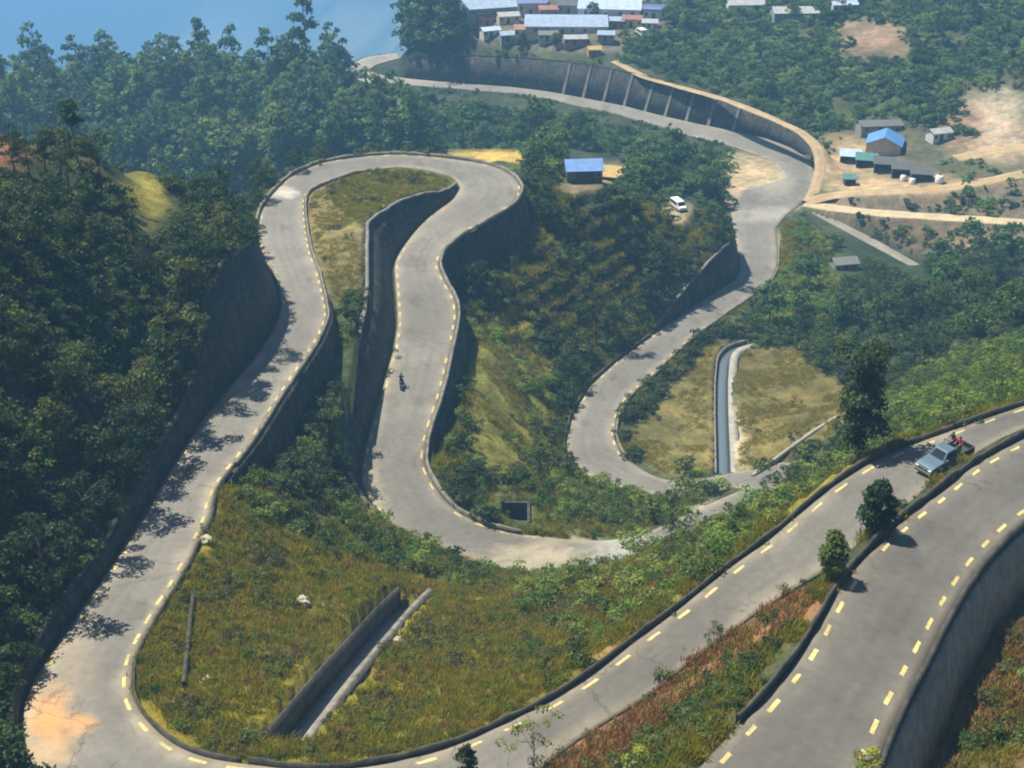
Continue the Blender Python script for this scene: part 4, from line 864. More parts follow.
# growth along the copings, the wall feet and the road edges
def along(side, s0, s1, o0, o1, per_m, key, lo, hi, top=None):
    P, N, S = edge(side, s0, s1); Hh = np.zeros(len(P)) if top is None else np.interp(S, [q[0] for q in top[0]], [q[1] for q in top[0]]); off = 0 if top is None else .25 + top[1] * Hh
    L = np.linalg.norm(np.diff(P, axis=0), axis=1).sum(); n = int(L * per_m); k = rng.integers(len(P), size=n); d = rng.uniform(o0, o1, n) + (off[k] if top is not None else 0)
    f = vnoise(S[k] * 6, S[k] * 0 + s0, 81) > .38; x = P[k, 0] + N[k, 0] * d + rng.normal(0, .2, n); y = P[k, 1] + N[k, 1] * d
    z = P[k, 2] + Hh[k] - .3 if top is not None else np.minimum(ground(x, y), P[k, 2] + .1)
    stuff(key, np.c_[x, y, z][f], lo, hi)
for sd, s0, s1, prof, kind, bat, lab in WALLS:
    if kind == 'cut' and 'ribbed' not in lab:
        along(sd, s0 if sd == 'B' else 15.5, s1 if sd == 'B' else 18, .35 if sd == 'B' else .9, 1.4, 1.6 if sd == 'B' else .5, 'dark' if sd == 'B' else 'olive', .3, .9 if sd == 'B' else .6, (prof, bat)); along(sd, s0 if sd == 'B' else 15.5, s1 if sd == 'B' else 18, .3 if sd == 'B' else .9, 1.2, .7, 'mid', .25, .7 if sd == 'B' else .5, (prof, bat))
along('LA', 1.2, 4.8, .4, 1.6, 8, 'grass', .4, 1.0); along('LA', 1.5, 4.8, .5, 1.6, 1.2, 'dark', .2, .45)
for sd, s0, s1 in (('A', 0, 6), ('A', 6, 9), ('B', 12, 15), ('LA', 1.2, 6), ('A', 9, 9.3), ('A', 21, 24), ('A', 27.5, 33), ('B', 28, 31), ('B', 20, 23)):
    along(sd, s0, s1, .5, 1.3, 7, 'grass', .4, 1.0); along(sd, s0, s1, .6, 1.5, .45, 'mid', .2, .55); along(sd, s0, s1, .5, 1.3, 2, 'straw', .4, .9)
along('B', 2, 4.6, .15, .9, 7, 'rust', .4, .9); along('B', 2.2, 4.6, .1, .9, .5, 'mid', .2, .45)
# points outside every polygon also get plain undergrowth
def gn_scatter(name, proto, D, kind='stuff'):
    me = bpy.data.meshes.new(name); me.from_pydata([tuple(p) for p in D[:, :3]], [], []); 
    a = me.attributes.new('scl', 'FLOAT', 'POINT'); a.data.foreach_set('value', D[:, 3].astype(np.float32))
    a = me.attributes.new('rot', 'FLOAT_VECTOR', 'POINT'); rv = np.zeros((len(D), 3), np.float32); rv[:, 2] = rng.uniform(0, 6.28, len(D)); rv[:, :2] = rng.normal(0, .1, (len(D), 2)); a.data.foreach_set('vector', rv.ravel())
    o = bpy.data.objects.new(name, me); COL.objects.link(o)
    g = bpy.data.node_groups.new(name, 'GeometryNodeTree'); g.interface.new_socket('Geometry', in_out='INPUT', socket_type='NodeSocketGeometry'); g.interface.new_socket('Geometry', in_out='OUTPUT', socket_type='NodeSocketGeometry')
    i = g.nodes.new('NodeGroupInput'); q = g.nodes.new('NodeGroupOutput'); ip = g.nodes.new('GeometryNodeInstanceOnPoints'); oi = g.nodes.new('GeometryNodeObjectInfo'); oi.inputs['Object'].default_value = proto; oi.transform_space = 'ORIGINAL'
    s = g.nodes.new('GeometryNodeInputNamedAttribute'); s.data_type = 'FLOAT'; s.inputs[0].default_value = 'scl'
    r = g.nodes.new('GeometryNodeInputNamedAttribute'); r.data_type = 'FLOAT_VECTOR'; r.inputs[0].default_value = 'rot'
    out = lambda n: [x for x in n.outputs if x.name == 'Attribute' and x.enabled][0]
    g.links.new(i.outputs[0], ip.inputs['Points']); g.links.new(oi.outputs['Geometry'], ip.inputs['Instance']); g.links.new(out(s), ip.inputs['Scale']); g.links.new(out(r), ip.inputs['Rotation']); g.links.new(ip.outputs[0], q.inputs[0])
    md = o.modifiers.new('scatter', 'NODES'); md.node_group = g
    tag(o, kind=kind); return o
along('A', 39.0, 40.9, .2, 2.6, 1.1, 'far', .3, .75, (WALLS[5][3], WALLS[5][5])); along('A', 36.6, 39.0, .1, .9, .4, 'far', .15, .3, (WALLS[5][3], WALLS[5][5])); along('B', 37.5, 41.0, .8, 3.5, .9, 'far', .25, .6)
SPOT = {'dark': [(60, 420), (130, 330), (30, 520)], 'mid': [(300, 510), (330, 530), (350, 505)], 'bright': [(960, 400), (905, 425)], 'olive': [(520, 640), (250, 560)], 'far': [(900, 80), (800, 70), (740, 60)], 'grass': [(300, 620), (450, 640)], 'straw': [(680, 430)], 'rust': [(690, 660)]}
LBL = {'dark': 'dark green shrub in the dense growth of the left hill', 'mid': 'mid green shrub in the bushy bank above the lower left grass island', 'bright': 'bright green leafy bush on the slope just above the middle road at right', 'olive': 'dull olive shrub in rough grass beside the grass slope', 'far': 'hazy green bush on the far hillside at upper right', 'grass': 'tuft of green grass on the lower left island', 'straw': 'tuft of dry straw grass in the left dry field', 'rust': 'rusty dry grass tuft on the wedge between the two nearest roads'}
NMS = {'dark': 'undergrowth', 'mid': 'undergrowth', 'bright': 'undergrowth', 'olive': 'undergrowth', 'far': 'undergrowth', 'grass': 'grass', 'straw': 'dry_grass', 'rust': 'dry_grass'}
for key, pr in list(SHRUBS.items()) + list(GRASS.items()):
    D = np.concatenate(STUFF[key]); print('stuff', key, len(D)); j = rng.integers(len(pr), size=len(D))
    for i, o in enumerate(pr):
        gn_scatter(NMS[key], o, D[j == i]); o.location = hit(*SPOT[key][i]); tag(o, kind='stuff') if key in GRASS else tag(o, LBL[key], 'shrub', {'dark': 'shrubs on the left hill', 'mid': 'shrubs on the bushy bank', 'bright': 'bright bushes above the middle road', 'olive': 'olive shrubs in the grass', 'far': 'bushes on the far hillside'}.get(key, 'grass tufts ' + key))
# ------------------------------------------------------------------ trees, each a thing of its own
def grove(zones, n, kinds, smin, smax, label, group, box, mind, lift=8, filt=None, order='near'):
    P, zn, u, v = candidates(*box, .12 if box[3] > 300 else .3); k = np.isin(zn, [ZI[z] for z in zones])
    if filt is not None: k &= filt(u, v)
    P = P[k]; P = P[~nogo(P, (0, lift * .4, lift * .8, lift * 1.15, lift * 1.5, lift * 1.9), (-3.2, -1.5, 0, 1.5, 3.2))]; P = P[visible(P, lift)]; rng.shuffle(P); got = []
    for p in P:
        if all((p[0] - q[0]) ** 2 + (p[1] - q[1]) ** 2 > mind ** 2 for q in got):
            got.append(p)
            if len(got) >= n: break
    for p in got: plant(kinds[int(rng.integers(len(kinds)))], p, rng.uniform(smin, smax), label, group, sz=rng.uniform(.9, 1.15))
    print('grove', group, len(got)); return got
grove(['lefthill'], 44, ['broad', 'broad', 'small'], .45, .85, 'dark broadleaf tree on the steep shaded slope of the left hill', 'trees on the left hill', (-72, -25, 70, 200), 3.6, 4)
grove(['knoll'], 12, ['broad', 'small'], .4, .7, 'dark tree on the shaded terraced knoll between the two road arms', 'trees on the knoll', (-20, 50, 150, 290), 5, 4)
grove(['clump'], 38, ['lush', 'lush', 'forestround', 'broad'], .6, .95, 'green tree in the wood between the blue roofed hut and the ribbed wall', 'trees behind the hut', (-30, 75, 235, 440), 6.5, 5)
grove(['darkgully', 'greenbank'], 30, ['broad', 'lush', 'lush', 'forestround'], .42, .8, 'dark tree in the shaded gully right of the lower road', 'trees in the gully', (25, 110, 170, 330), 4.6, 4)
grove(['righthill'], 46, ['lush', 'forestround', 'broad'], .4, .8, 'hazy tree on the far hillside at upper right', 'trees on the far right hillside', (20, 260, 300, 560), 7, 5)
grove(['behindloop'], 8, ['broad', 'small'], .4, .7, 'tree just beyond the hairpin loop parapet', 'trees beyond the loop', (-60, 10, 216, 300), 5, 4)
grove(['forest'], 96, ['tall', 'tall', 'forestround', 'lush']  , 1.1, 1.5, 'tall hazy blue green tree in the forest beyond the hairpin loop', 'trees in the hazy forest', (-230, 20, 300, 520), 8.5, 14)
grove(['rightslope', 'slope'], 7, ['small'], .35, .6, 'small green tree on the grassy slope above the middle road', 'small trees on the slope', (0, 60, 80, 200), 5, 2)
P, zn, u, v = candidates(-230, 30, 300, 560, .018); k = zn == ZI['forest']; P = P[k]; P = P[~nogo(P, (0, 6, 12, 18))]; P = P[visible(P, 14)]
x = rng.uniform(-190, 40, 3000); y = rng.uniform(470, 800, 3000); Q = np.c_[x, y, ground(x, y)][: 2600]; u, v, w = project(Q[:, 0], Q[:, 1], Q[:, 2]); Q = Q[(u > 230) & (u < 440) & (v < 75) & (v > -60)]; Q = Q[~nogo(Q, (0, 8, 16), (-3, 0, 3)) & ~isblocked(Q[:, 0], Q[:, 1])]; print('flank', len(Q)); P = np.concatenate([P, Q])
if len(P): gn_scatter('distant_wood', TREES['tall'][1][1], np.c_[P, rng.uniform(.85, 1.25, len(P))])
for k, sv in enumerate((7.9, 8.4, 8.85, 9.2, 9.55, 9.8, 10.1, 10.5)):
    P, N, S = edge('B', 6.9, 11.93); i = np.argmin(np.abs(S - sv)); Hh = np.interp(sv, [q[0] for q in WALLS[0][3]], [q[1] for q in WALLS[0][3]]); d = .28 * Hh + 1.4
    x, y = P[i, 0] + N[i, 0] * d, P[i, 1] + N[i, 1] * d; plant('broad', (x, y, P[i, 2] + Hh), (.8, .62, .85, .7, .9, .7, .8, .65)[k], 'dark broadleaf tree standing on the brink of the long wall beside the left road arm', 'trees on the wall brink')
for k, sv in enumerate((29.4, 30.2, 30.9, 31.4, 31.9)):
    P, N, S = edge('B', 28, 33); i = np.argmin(np.abs(S - sv)); x, y = P[i, 0] + N[i, 0] * 3.4, P[i, 1] + N[i, 1] * 3.4; plant('broad', (x, y, float(ground(x, y))), (.6, .75, .8, .7, .75)[k], 'dark tree leaning over the outer edge of the lower road', 'trees along the lower road')
print('wood', len(P), 'trees', NTREE)
# ------------------------------------------------------------------ single plants close to the roads
plant_at('sparse', 532, 768, .9, 'thin sparse young tree with bare pale twigs at the bottom edge beside the middle road', rz=.5)
plant_at('conifer', 467, 790, .8, 'dense dark green bushy tree at the bottom edge in front of the middle road', rz=.5)
plant_at('limebush', 640, 775, .85, 'lime green bush at the bottom edge, left of the dark shrubs on the wedge', cat='bush', name='bush', rz=1)
plant_at('limebush', 868, 768, .55, 'lime green bush at the foot of the nearest road, by its outer parapet', cat='bush', name='bush', rz=2)
for k, (u, v, s, key, lab) in enumerate([(664, 679, .62, 'mid', 'small low bush spilling over the lower edge of the middle road, near the bottom'), (716, 633, .5, 'mid', 'small bush at the lower edge of the middle road, halfway up the rusty bank'), (788, 594, .5, 'mid', 'loose bush at the top of the rusty wedge, left of the sapling'), (735, 705, .6, 'dark', 'dark green bush low on the wedge beside the nearest road'),
                                        (672, 530, 2.6, 'mid', 'leafy bush hiding the end of the central road'), (636, 548, 1.9, 'bright', 'bright bush in front of the pale end of the central road'), (716, 492, 2.2, 'bright', 'bright bush below the pale field drain'), (770, 480, 2.2, 'mid', 'leafy bush at the lower corner of the right dry field'), (685, 493, 2.0, 'mid', 'bush beside the inner bend of the lower road'), (752, 508, 2.2, 'bright', 'bright green bush between the road end and the middle road parapet'), (803, 476, 2.4, 'bright', 'large bright green bush left of the tall slender tree'), (970, 750, .7, 'mid', 'round green bush on the rusty bank at the bottom right corner'), (450, 575, 1.0, 'mid', 'bushy shrub on the near side of the central road bend'), (497, 520, .8, 'mid', 'bush at the near left corner of the dark catch pit'), (534, 505, .9, 'mid', 'bush at the right side of the dark catch pit'), (512, 493, .7, 'olive', 'olive shrub at the far rim of the dark catch pit')]):
    o = SHRUBS[key][k % len(SHRUBS[key])].copy(); COL.objects.link(o); p = hit(u, v); o.location = p; o.scale = (s, s, s * 1.05); o.rotation_euler = (0, 0, k * 1.3)
    for q in ('group', 'kind'):
        if q in o: del o[q]
    tag(o, lab, 'bush')
# ------------------------------------------------------------------ people
def mat(name, c, rough=.7, metal=0.0, var=.15, scale=3): return plain(name, c, rough, var, scale, metal)
M_SKIN = mat('skin', (.36, .21, .14), .6); M_HAIR = mat('black hair', (.012, .01, .01), .5)
def person(name, J, shirt, trousers, label, loc, rz):
    """J: joint name -> position; one skinned body, with hair as a child"""
    names = list(J); bm = bmesh.new(); ly = bm.verts.layers.skin.verify(); V = {}
    RAD = {'pelvis': .15, 'waist': .135, 'chest': .165, 'neck': .06, 'head': .095, 'crown': .085, 'nose': .025, 'sh': .075, 'el': .05, 'wr': .035, 'palm': .038, 'hip': .1, 'kn': .068, 'an': .045, 'toe': .04}
    def vert(n, p, r):
        v = bm.verts.new(p); v[ly].radius = (r, r * (.72 if n in ('chest', 'waist', 'pelvis') else 1)); v[ly].use_root = n == 'pelvis'; V[n] = v; return v
    for n, p in J.items(): vert(n, p, RAD[n.rstrip('LR')])
    E = [('pelvis', 'waist'), ('waist', 'chest'), ('chest', 'neck'), ('neck', 'head'), ('head', 'crown')]
    for s in 'LR':
        E += [('chest', 'sh' + s), ('sh' + s, 'el' + s), ('el' + s, 'wr' + s), ('wr' + s, 'palm' + s), ('pelvis', 'hip' + s), ('hip' + s, 'kn' + s), ('kn' + s, 'an' + s), ('an' + s, 'toe' + s)]
    for a, b in E: bm.edges.new((V[a], V[b]))
    for s in 'LR':
        pl = np.array(J['palm' + s], float); d = pl - np.array(J['wr' + s], float); d /= np.linalg.norm(d); sd_ = np.cross(d, (0, 0, 1.0)); sd_ /= np.linalg.norm(sd_) + 1e-9
        for k in range(5):
            off = sd_ * (k - 1.5) * .02 if k < 4 else sd_ * -.05
            ln = (.06, .075, .07, .055, .045)[k]; a = vert('f%d%s' % (k, s), pl + d * .03 + off, .01); b = vert('g%d%s' % (k, s), pl + d * (.03 + ln) + off * 1.15 + np.array([0, 0, -.02]), .008)
            bm.edges.new((V['palm' + s], a)); bm.edges.new((a, b))
    me = bpy.data.meshes.new(name); bm.to_mesh(me); bm.free()
    t = bpy.data.objects.new('tmp', me); COL.objects.link(t)
    t.modifiers.new('s', 'SKIN'); sb = t.modifiers.new('u', 'SUBSURF'); sb.levels = 1
    dg = bpy.context.evaluated_depsgraph_get(); m2 = bpy.data.meshes.new_from_object(t.evaluated_get(dg)); bpy.data.objects.remove(t)
    for m in (M_SKIN, shirt, trousers): m2.materials.append(m)
    nk = np.array(J['neck']); pv = np.array(J['pelvis']); ax = nk - pv
    for f in m2.polygons:
        c = np.array(f.center); k = np.dot(c - pv, ax) / np.dot(ax, ax); f.use_smooth = True
        hand = min(np.linalg.norm(c - np.array(J['palm' + s])) for s in 'LR') < .13
        leg = min(np.linalg.norm(c - np.array(J[q + s])) for s in 'LR' for q in ('kn', 'an', 'toe', 'hip')) < min(np.linalg.norm(c - np.array(J[q])) for q in ('chest', 'waist', 'elL', 'elR', 'shL', 'shR'))
        f.material_index = 0 if (hand or k > .98) else (2 if leg else 1)
    o = bpy.data.objects.new(name, m2); COL.objects.link(o); o.location = loc; o.rotation_euler = (0, 0, rz); tag(o, label, 'person')
    h = MB(); hd = np.array(J['head']); up = np.array(J['crown']) - hd; up /= np.linalg.norm(up)
    V_ = []; n = 10
    for i in range(5):
        a = i / 4 * 1.75
        for q in range(n): V_.append(hd + up * (.06 + .118 * math.cos(a)) + np.array([-.018 + .118 * math.sin(a) * math.cos(q * 6.283 / n), .108 * math.sin(a) * math.sin(q * 6.283 / n), 0]))
    h.add(V_, [(i * n + q, i * n + (q + 1) % n, (i + 1) * n + (q + 1) % n, (i + 1) * n + q) for i in range(4) for q in range(n)])
    h.build('hair', M_HAIR, o, True); return o
def pose_stand(fwd=.0, hands=1.05):
    J = {'pelvis': (0, 0, .95), 'waist': (.02, 0, 1.12), 'chest': (.05, 0, 1.34), 'neck': (.07, 0, 1.5), 'head': (.1, 0, 1.6), 'crown': (.1, 0, 1.7)}
    for s, y in (('L', 1), ('R', -1)):
        J.update({'sh' + s: (.05, .19 * y, 1.42), 'el' + s: (.16, .27 * y, 1.2), 'wr' + s: (.36, .22 * y, hands + .08), 'palm' + s: (.43, .21 * y, hands + .06), 'hip' + s: (0, .1 * y, .9), 'kn' + s: (.06, .12 * y, .5), 'an' + s: (-.02, .13 * y, .1), 'toe' + s: (.15, .15 * y, .04)})
    return J
def pose_ride():
    J = {'pelvis': (-.25, 0, .9), 'waist': (-.2, 0, 1.06), 'chest': (-.1, 0, 1.28), 'neck': (-.03, 0, 1.43), 'head': (.02, 0, 1.53), 'crown': (.03, 0, 1.63)}
    for s, y in (('L', 1), ('R', -1)):
        J.update({'sh' + s: (-.09, .19 * y, 1.36), 'el' + s: (.1, .3 * y, 1.16), 'wr' + s: (.36, .3 * y, 1.07), 'palm' + s: (.43, .3 * y, 1.06), 'hip' + s: (-.22, .11 * y, .87), 'kn' + s: (.2, .2 * y, .72), 'an' + s: (.02, .2 * y, .36), 'toe' + s: (.18, .2 * y, .31)})
    return J
def road_pose(side, u, v, h0):
    """road surface point under a place in the photo, and the heading with growing station"""
    p = at(u, v, h0)
    A, B, S = EDGE[side]; C = (A + B) / 2
    for _ in range(4):
        k = np.argmin(((C[:, :2] - p[:2]) ** 2).sum(1)); p = at(u, v, ZC - C[k, 2] - .055)
    T = C[min(k + 2, len(C) - 1)] - C[max(k - 2, 0)]; return p, T / np.linalg.norm(T)
# ------------------------------------------------------------------ pickup with two people in its bed
M_BLUE = mat('pale blue car paint', (.07, .125, .18), .5, .1, .06); M_GLASSD = mat('dark window glass', (.02, .03, .04), .12); M_TYRE = mat('tyre rubber', (.02, .02, .02), .9); M_RIM = mat('wheel rim', (.35, .35, .35), .4, .6)
M_BED = mat('dark green cargo bed', (.03, .045, .045), .6); M_ROCK = plain('pale boulder', (.42, .38, .32), .9, .3, 1.2, 0, .5); M_LAMP = mat('lamp glass', (.7, .7, .66), .2); M_RED = mat('red cloth', (.55, .03, .05), .8); M_BLACKC = mat('dark cloth', (.02, .02, .025), .85); M_JEAN = mat('dark trousers', (.03, .04, .07), .85); M_BUMP = mat('grey bumper', (.12, .12, .12), .6); M_RLAMP = mat('red tail lamp', (.4, .02, .02), .3)
def wheel(parent, x, y, r=.37, w=.24):
    m = MB(); m.tube([(x, y - w / 2, r), (x, y - w / 2 + .04, r), (x, y + w / 2 - .04, r), (x, y + w / 2, r)], [r - .04, r, r, r - .04], 18); t = m.build('wheel', M_TYRE, parent)
    m = MB(); e = w / 2 + .012; m.tube([(x, y - e, r), (x, y + e, r)], r * .58, 14); m.build('rim', M_RIM, t)
p, T = road_pose('A', 944, 465, 58); hd = math.atan2(T[1], T[0]); pk = empty('pickup_truck', tuple(p), hd, 'pale blue pickup with a dark cargo bed driving down the middle road', 'pickup')
pk.rotation_euler = (0, -math.asin(T[2]), hd)
m = MB(); m.prism([(2.36, .42), (2.44, .72), (2.32, .98), (1.9, 1.06), (1.0, 1.12), (-.58, 1.12), (-.58, .42), (1.0, .36)], -.87, .87); m.build('body', M_BLUE, pk, bevel=.06)
m = MB(); V = [(1.02, -.8, 1.1), (1.02, .8, 1.1), (-.57, .8, 1.1), (-.57, -.8, 1.1), (.42, -.66, 1.72), (.42, .66, 1.72), (-.5, .66, 1.74), (-.5, -.66, 1.74)]
m.add(V, [(0, 1, 2, 3), (4, 5, 6, 7), (0, 1, 5, 4), (1, 2, 6, 5), (2, 3, 7, 6), (3, 0, 4, 7)]); m.build('cab', M_BLUE, pk, bevel=.05)
def pane(name, q, i, off, par, mt):
    q = np.array(q, float); c = q.mean(0); q = c + (q - c) * i; n = np.cross(q[1] - q[0], q[2] - q[0]); n /= np.linalg.norm(n); n *= np.sign(np.dot(n, c - np.array([.1, 0, 1.35]))); m = MB()
    m.add(np.r_[q + n * off, q + n * (off - .03)], [(0, 1, 2, 3), (7, 6, 5, 4), (0, 4, 5, 1), (1, 5, 6, 2), (2, 6, 7, 3), (3, 7, 4, 0)]); return m.build(name, mt, par)
for nm, f in (('windshield', (0, 1, 5, 4)), ('side_window', (1, 2, 6, 5)), ('rear_window', (2, 3, 7, 6)), ('side_window', (3, 0, 4, 7))): pane(nm, [V[i] for i in f], .78, .015, pk, M_GLASSD)
m = MB(); m.box(-2.45, -.62, -.86, .86, .5, .66); m.box(-2.45, -.62, -.86, -.79, .66, 1.12); m.box(-2.45, -.62, .79, .86, .66, 1.12); m.box(-.69, -.62, -.79, .79, .66, 1.12); m.build('cargo_bed', M_BED, pk)
m = MB(); m.box(-2.52, -2.452, -.84, .84, .6, 1.1); m.build('tailgate', M_BED, pk)
m = MB(); m.box(2.4, 2.55, -.84, .84, .4, .62); m.build('bumper', M_BUMP, pk, bevel=.03); m = MB(); m.box(2.38, 2.46, -.42, .42, .68, .86); m.build('grille', M_BUMP, pk)
for y in (-.64, .64):
    m = MB(); m.box(2.36, 2.47, y - .16, y + .16, .7, .88); m.build('headlight', M_LAMP, pk, bevel=.02); m = MB(); m.box(-2.55, -2.51, y * 1.2 - .06, y * 1.2 + .06, .7, .95); m.build('tail_light', M_RLAMP, pk)
    m = MB(); m.box(.72, .86, y * 1.46 - .1, y * 1.46 + .1, 1.12, 1.28); m.build('wing_mirror', M_BUMP, pk)
    for x in (1.5, -1.6): wheel(pk, x, y / .64 * .76)
M_PIPE = mat('dark frame tube', (.05, .05, .05), .5, .5)
m = MB(); m.tube([(-.72, -.76, 1.1), (-.72, -.76, 1.85), (-.72, .76, 1.85), (-.72, .76, 1.1)], .03, 6); m.build('bed_rail', M_PIPE, pk)
ch, sh = math.cos(hd), math.sin(hd)
for dx, dy, sm, lab in ((-1.05, .42, M_RED, 'person in a red top standing in the cargo bed of the pickup'), (-1.15, -.38, M_BLACKC, 'person in dark clothes standing in the cargo bed of the pickup')):
    person('person', pose_stand(hands=1.12), sm, M_JEAN, lab, (p[0] + ch * dx - sh * dy, p[1] + sh * dx + ch * dy, p[2] + .66 + T[2] * dx), hd)
# ------------------------------------------------------------------ motorcycle and rider
p, T = road_pose('A', 401.5, 386, 91); T = -T; hd = math.atan2(T[1], T[0]); mc = empty('motorcycle', tuple(p), hd, 'dark motorcycle riding up the central road arm', 'motorcycle'); mc.rotation_euler = (0, -math.asin(T[2]), hd); mc.scale = (1.18,) * 3
M_BIKE = mat('dark motorcycle paint', (.03, .03, .05), .3)
for x in (.66, -.62):
    m = MB(); R0 = .3; pts = [(x + R0 * .86 * math.cos(a), 0, R0 + R0 * .86 * math.sin(a)) for a in np.linspace(0, 2 * math.pi, 21)]; m.tube(pts, .05, 7); t = m.build('wheel', M_TYRE, mc); m = MB(); m.tube([(x, -.03, R0), (x, .03, R0)], .2, 12); m.build('rim', M_RIM, t)
m = MB(); m.tube([(.42, 0, .95), (.2, 0, .6), (-.2, 0, .42), (-.62, 0, .3)], .04, 6); m.tube([(.3, 0, .85), (-.3, 0, .74), (-.8, 0, .78)], .04, 6); m.box(-.2, .2, -.13, .13, .3, .62); m.build('frame', M_PIPE, mc)
m = MB(); m.prism([(.35, .8), (.3, .98), (.0, .98), (-.12, .82)], -.13, .13); m.build('fuel_tank', M_BIKE, mc, bevel=.05); m = MB(); m.box(-.8, -.1, -.13, .13, .8, .9); m.build('seat', M_BLACKC, mc, bevel=.03)
m = MB(); m.tube([(.44, 0, 1.0), (.66, 0, .3)], .035, 6); m.build('fork', M_RIM, mc); m = MB(); m.tube([(.38, -.36, 1.05), (.46, 0, 1.02), (.38, .36, 1.05)], .018, 6); m.build('handlebar', M_PIPE, mc); m = MB(); m.tube([(.5, 0, .9), (.62, 0, .9)], [.07, .1], 10); m.build('headlight', M_LAMP, mc); m = MB(); m.box(-.9, -.82, -.06, .06, .74, .84); m.build('tail_light', M_RLAMP, mc)
m = MB(); m.tube([(-.1, -.15, .4), (-.75, -.17, .42)], .045, 8); m.build('exhaust', M_RIM, mc)
rd = person('person', pose_ride(), M_BLACKC, M_JEAN, 'person in dark clothes riding the motorcycle up the central road arm', tuple(p + np.array([0, 0, .02])), hd); rd.scale = (1.18,) * 3
# ------------------------------------------------------------------ buildings
def tin(name, c, rough=.45):
    m, nt, bs = newmat(name); tc = nd(nt, 'ShaderNodeTexCoord'); wv = nd(nt, 'ShaderNodeTexWave', Scale=4.0, Distortion=0.0); nt.links.new(tc.outputs['Object'], wv.inputs['Vector'])
    b = nd(nt, 'ShaderNodeBump', Strength=.4, Distance=.05); nt.links.new(wv.outputs[0], b.inputs['Height']); nt.links.new(b.outputs[0], bs.inputs['Normal'])
    n = noise(nt, .7); r = ramp(nt, n.outputs[0], [(.3, tuple(x * .72 for x in c)), (.7, tuple(min(1, x * 1.15) for x in c))]); nt.links.new(r.outputs[0], bs.inputs['Base Color']); bs.inputs['Roughness'].default_value = rough; return m
T_PALE = tin('pale blue tin', (.29, .39, .56), .6); T_GREY = tin('grey tin', (.36, .38, .40)); T_DULL = tin('dull dark tin', (.10, .105, .11)); T_BLUE = tin('bright blue sheet', (.10, .27, .58)); T_SKY = tin('light blue tin', (.12, .27, .60), .65); T_NAVY = tin('deep blue tin', (.08, .13, .38)); T_WHITE = tin('white sheet', (.42, .53, .70), .6); T_RUST = tin('rusty tin', (.30, .13, .09)); T_STRAW = plain('straw thatch', (.42, .30, .12), .95, .3, 2, 0, .5); T_TEAL = tin('teal tarpaulin', (.08, .22, .2))
W_CREAM = plain('cream wall', (.55, .46, .33), .9, .15, .6); W_BRICK = plain('brick wall', (.34, .17, .11), .9, .25, 1.2); W_WHITE = plain('white wall', (.62, .62, .58), .9, .15, .6); W_YEL = plain('yellow wall', (.58, .50, .12), .9, .15, .6); W_DARK = plain('dark timber wall', (.07, .06, .05), .9, .3, 1); W_GREY = plain('grey block wall', (.25, .25, .24), .9, .2, 1); W_ORANGE = plain('orange wall', (.55, .26, .10), .9, .2, .8); M_DOOR = plain('dark door', (.06, .05, .045), .7); M_WIN = plain('window glass', (.03, .04, .05), .15); M_FRAME = plain('pale frame', (.4, .38, .34), .7)
def house(name, loc, sx, sy, h, rz, roofm, wallm, label, cat='building', group=None, roof='gable', rise=.9, over=.35, wins=2, open_front=False):
    r = empty(name, (loc[0], loc[1], loc[2]), rz, label, cat, group)
    m = MB()
    if open_front:
        m.box(-sx, sx, sy - .15, sy, -1.5, h - .02); m.box(-sx, -sx + .15, -sy, sy - .15, -1.5, h - .02); m.box(sx - .15, sx, -sy, sy - .15, -1.5, h - .02)
    else: m.box(-sx, sx, -sy, sy, -2.0, h - .02)
    if roof == 'gable' and not open_front: m.add([(-sx, -sy, h - .02), (-sx, sy, h - .02), (-sx, 0, h + rise - .1), (sx, -sy, h - .02), (sx, sy, h - .02), (sx, 0, h + rise - .1)], [(0, 1, 2), (5, 4, 3), (0, 3, 4, 1), (0, 2, 5, 3), (1, 4, 5, 2)])
    m.build('wall', wallm, r)
    m = MB(); X, Y, t = sx + over, sy + over, .09
    k = rise / sy
    if roof == 'gable': prof = [(-Y, h - over * k), (0, h + rise), (Y, h - over * k), (Y, h - over * k + t), (0, h + rise + t), (-Y, h - over * k + t)]
    elif roof == 'mono': prof = [(-Y, h), (Y, h + rise), (Y, h + rise + t), (-Y, h + t)]
    else: a = np.linspace(0, math.pi, 9); prof = [(Y * math.cos(q), h + rise * math.sin(q)) for q in a] + [(-Y * .99, h - .05), (Y * .99, h - .05)]
    n = len(prof); Vv = [(-X, y, z) for y, z in prof] + [(X, y, z) for y, z in prof]
    m.add(Vv, [tuple(range(n)), tuple(range(2 * n - 1, n - 1, -1))] + [(i, i + n, (i + 1) % n + n, (i + 1) % n) for i in range(n)]); m.build('roof', roofm, r)
    if not open_front:
        m = MB(); dx = -sx * .1; m.box(dx - .5, dx + .5, -sy - .05, -sy + .05, .02, min(2.0, h - .3)); d = m.build('door', M_DOOR, r)
        xs_ = [x for x in np.linspace(-sx * .75, sx * .75, wins + 1) if abs(x - dx) > 1.1][:wins]
        for x in xs_:
            m = MB(); m.box(x - .55, x + .55, -sy - .06, -sy + .04, h * .38, h * .78); f = m.build('window', M_FRAME, r); m = MB(); m.box(x - .45, x + .45, -sy - .075, -sy - .058, h * .38 + .1, h * .78 - .1); m.build('pane', M_WIN, f)
    else:
        for x in (-sx + .1, 0, sx - .1): m = MB(); m.tube([(x, -sy + .1, -1.0), (x, -sy + .1, h)], .07, 6); m.build('post', M_BARK, r)
    return r
V_ = 'village roofs on the plateau'
def hs(u, v, *a, **k): return house('house' if k.pop('hh', 1) else 'shed', hit(u, v), *a, **k)
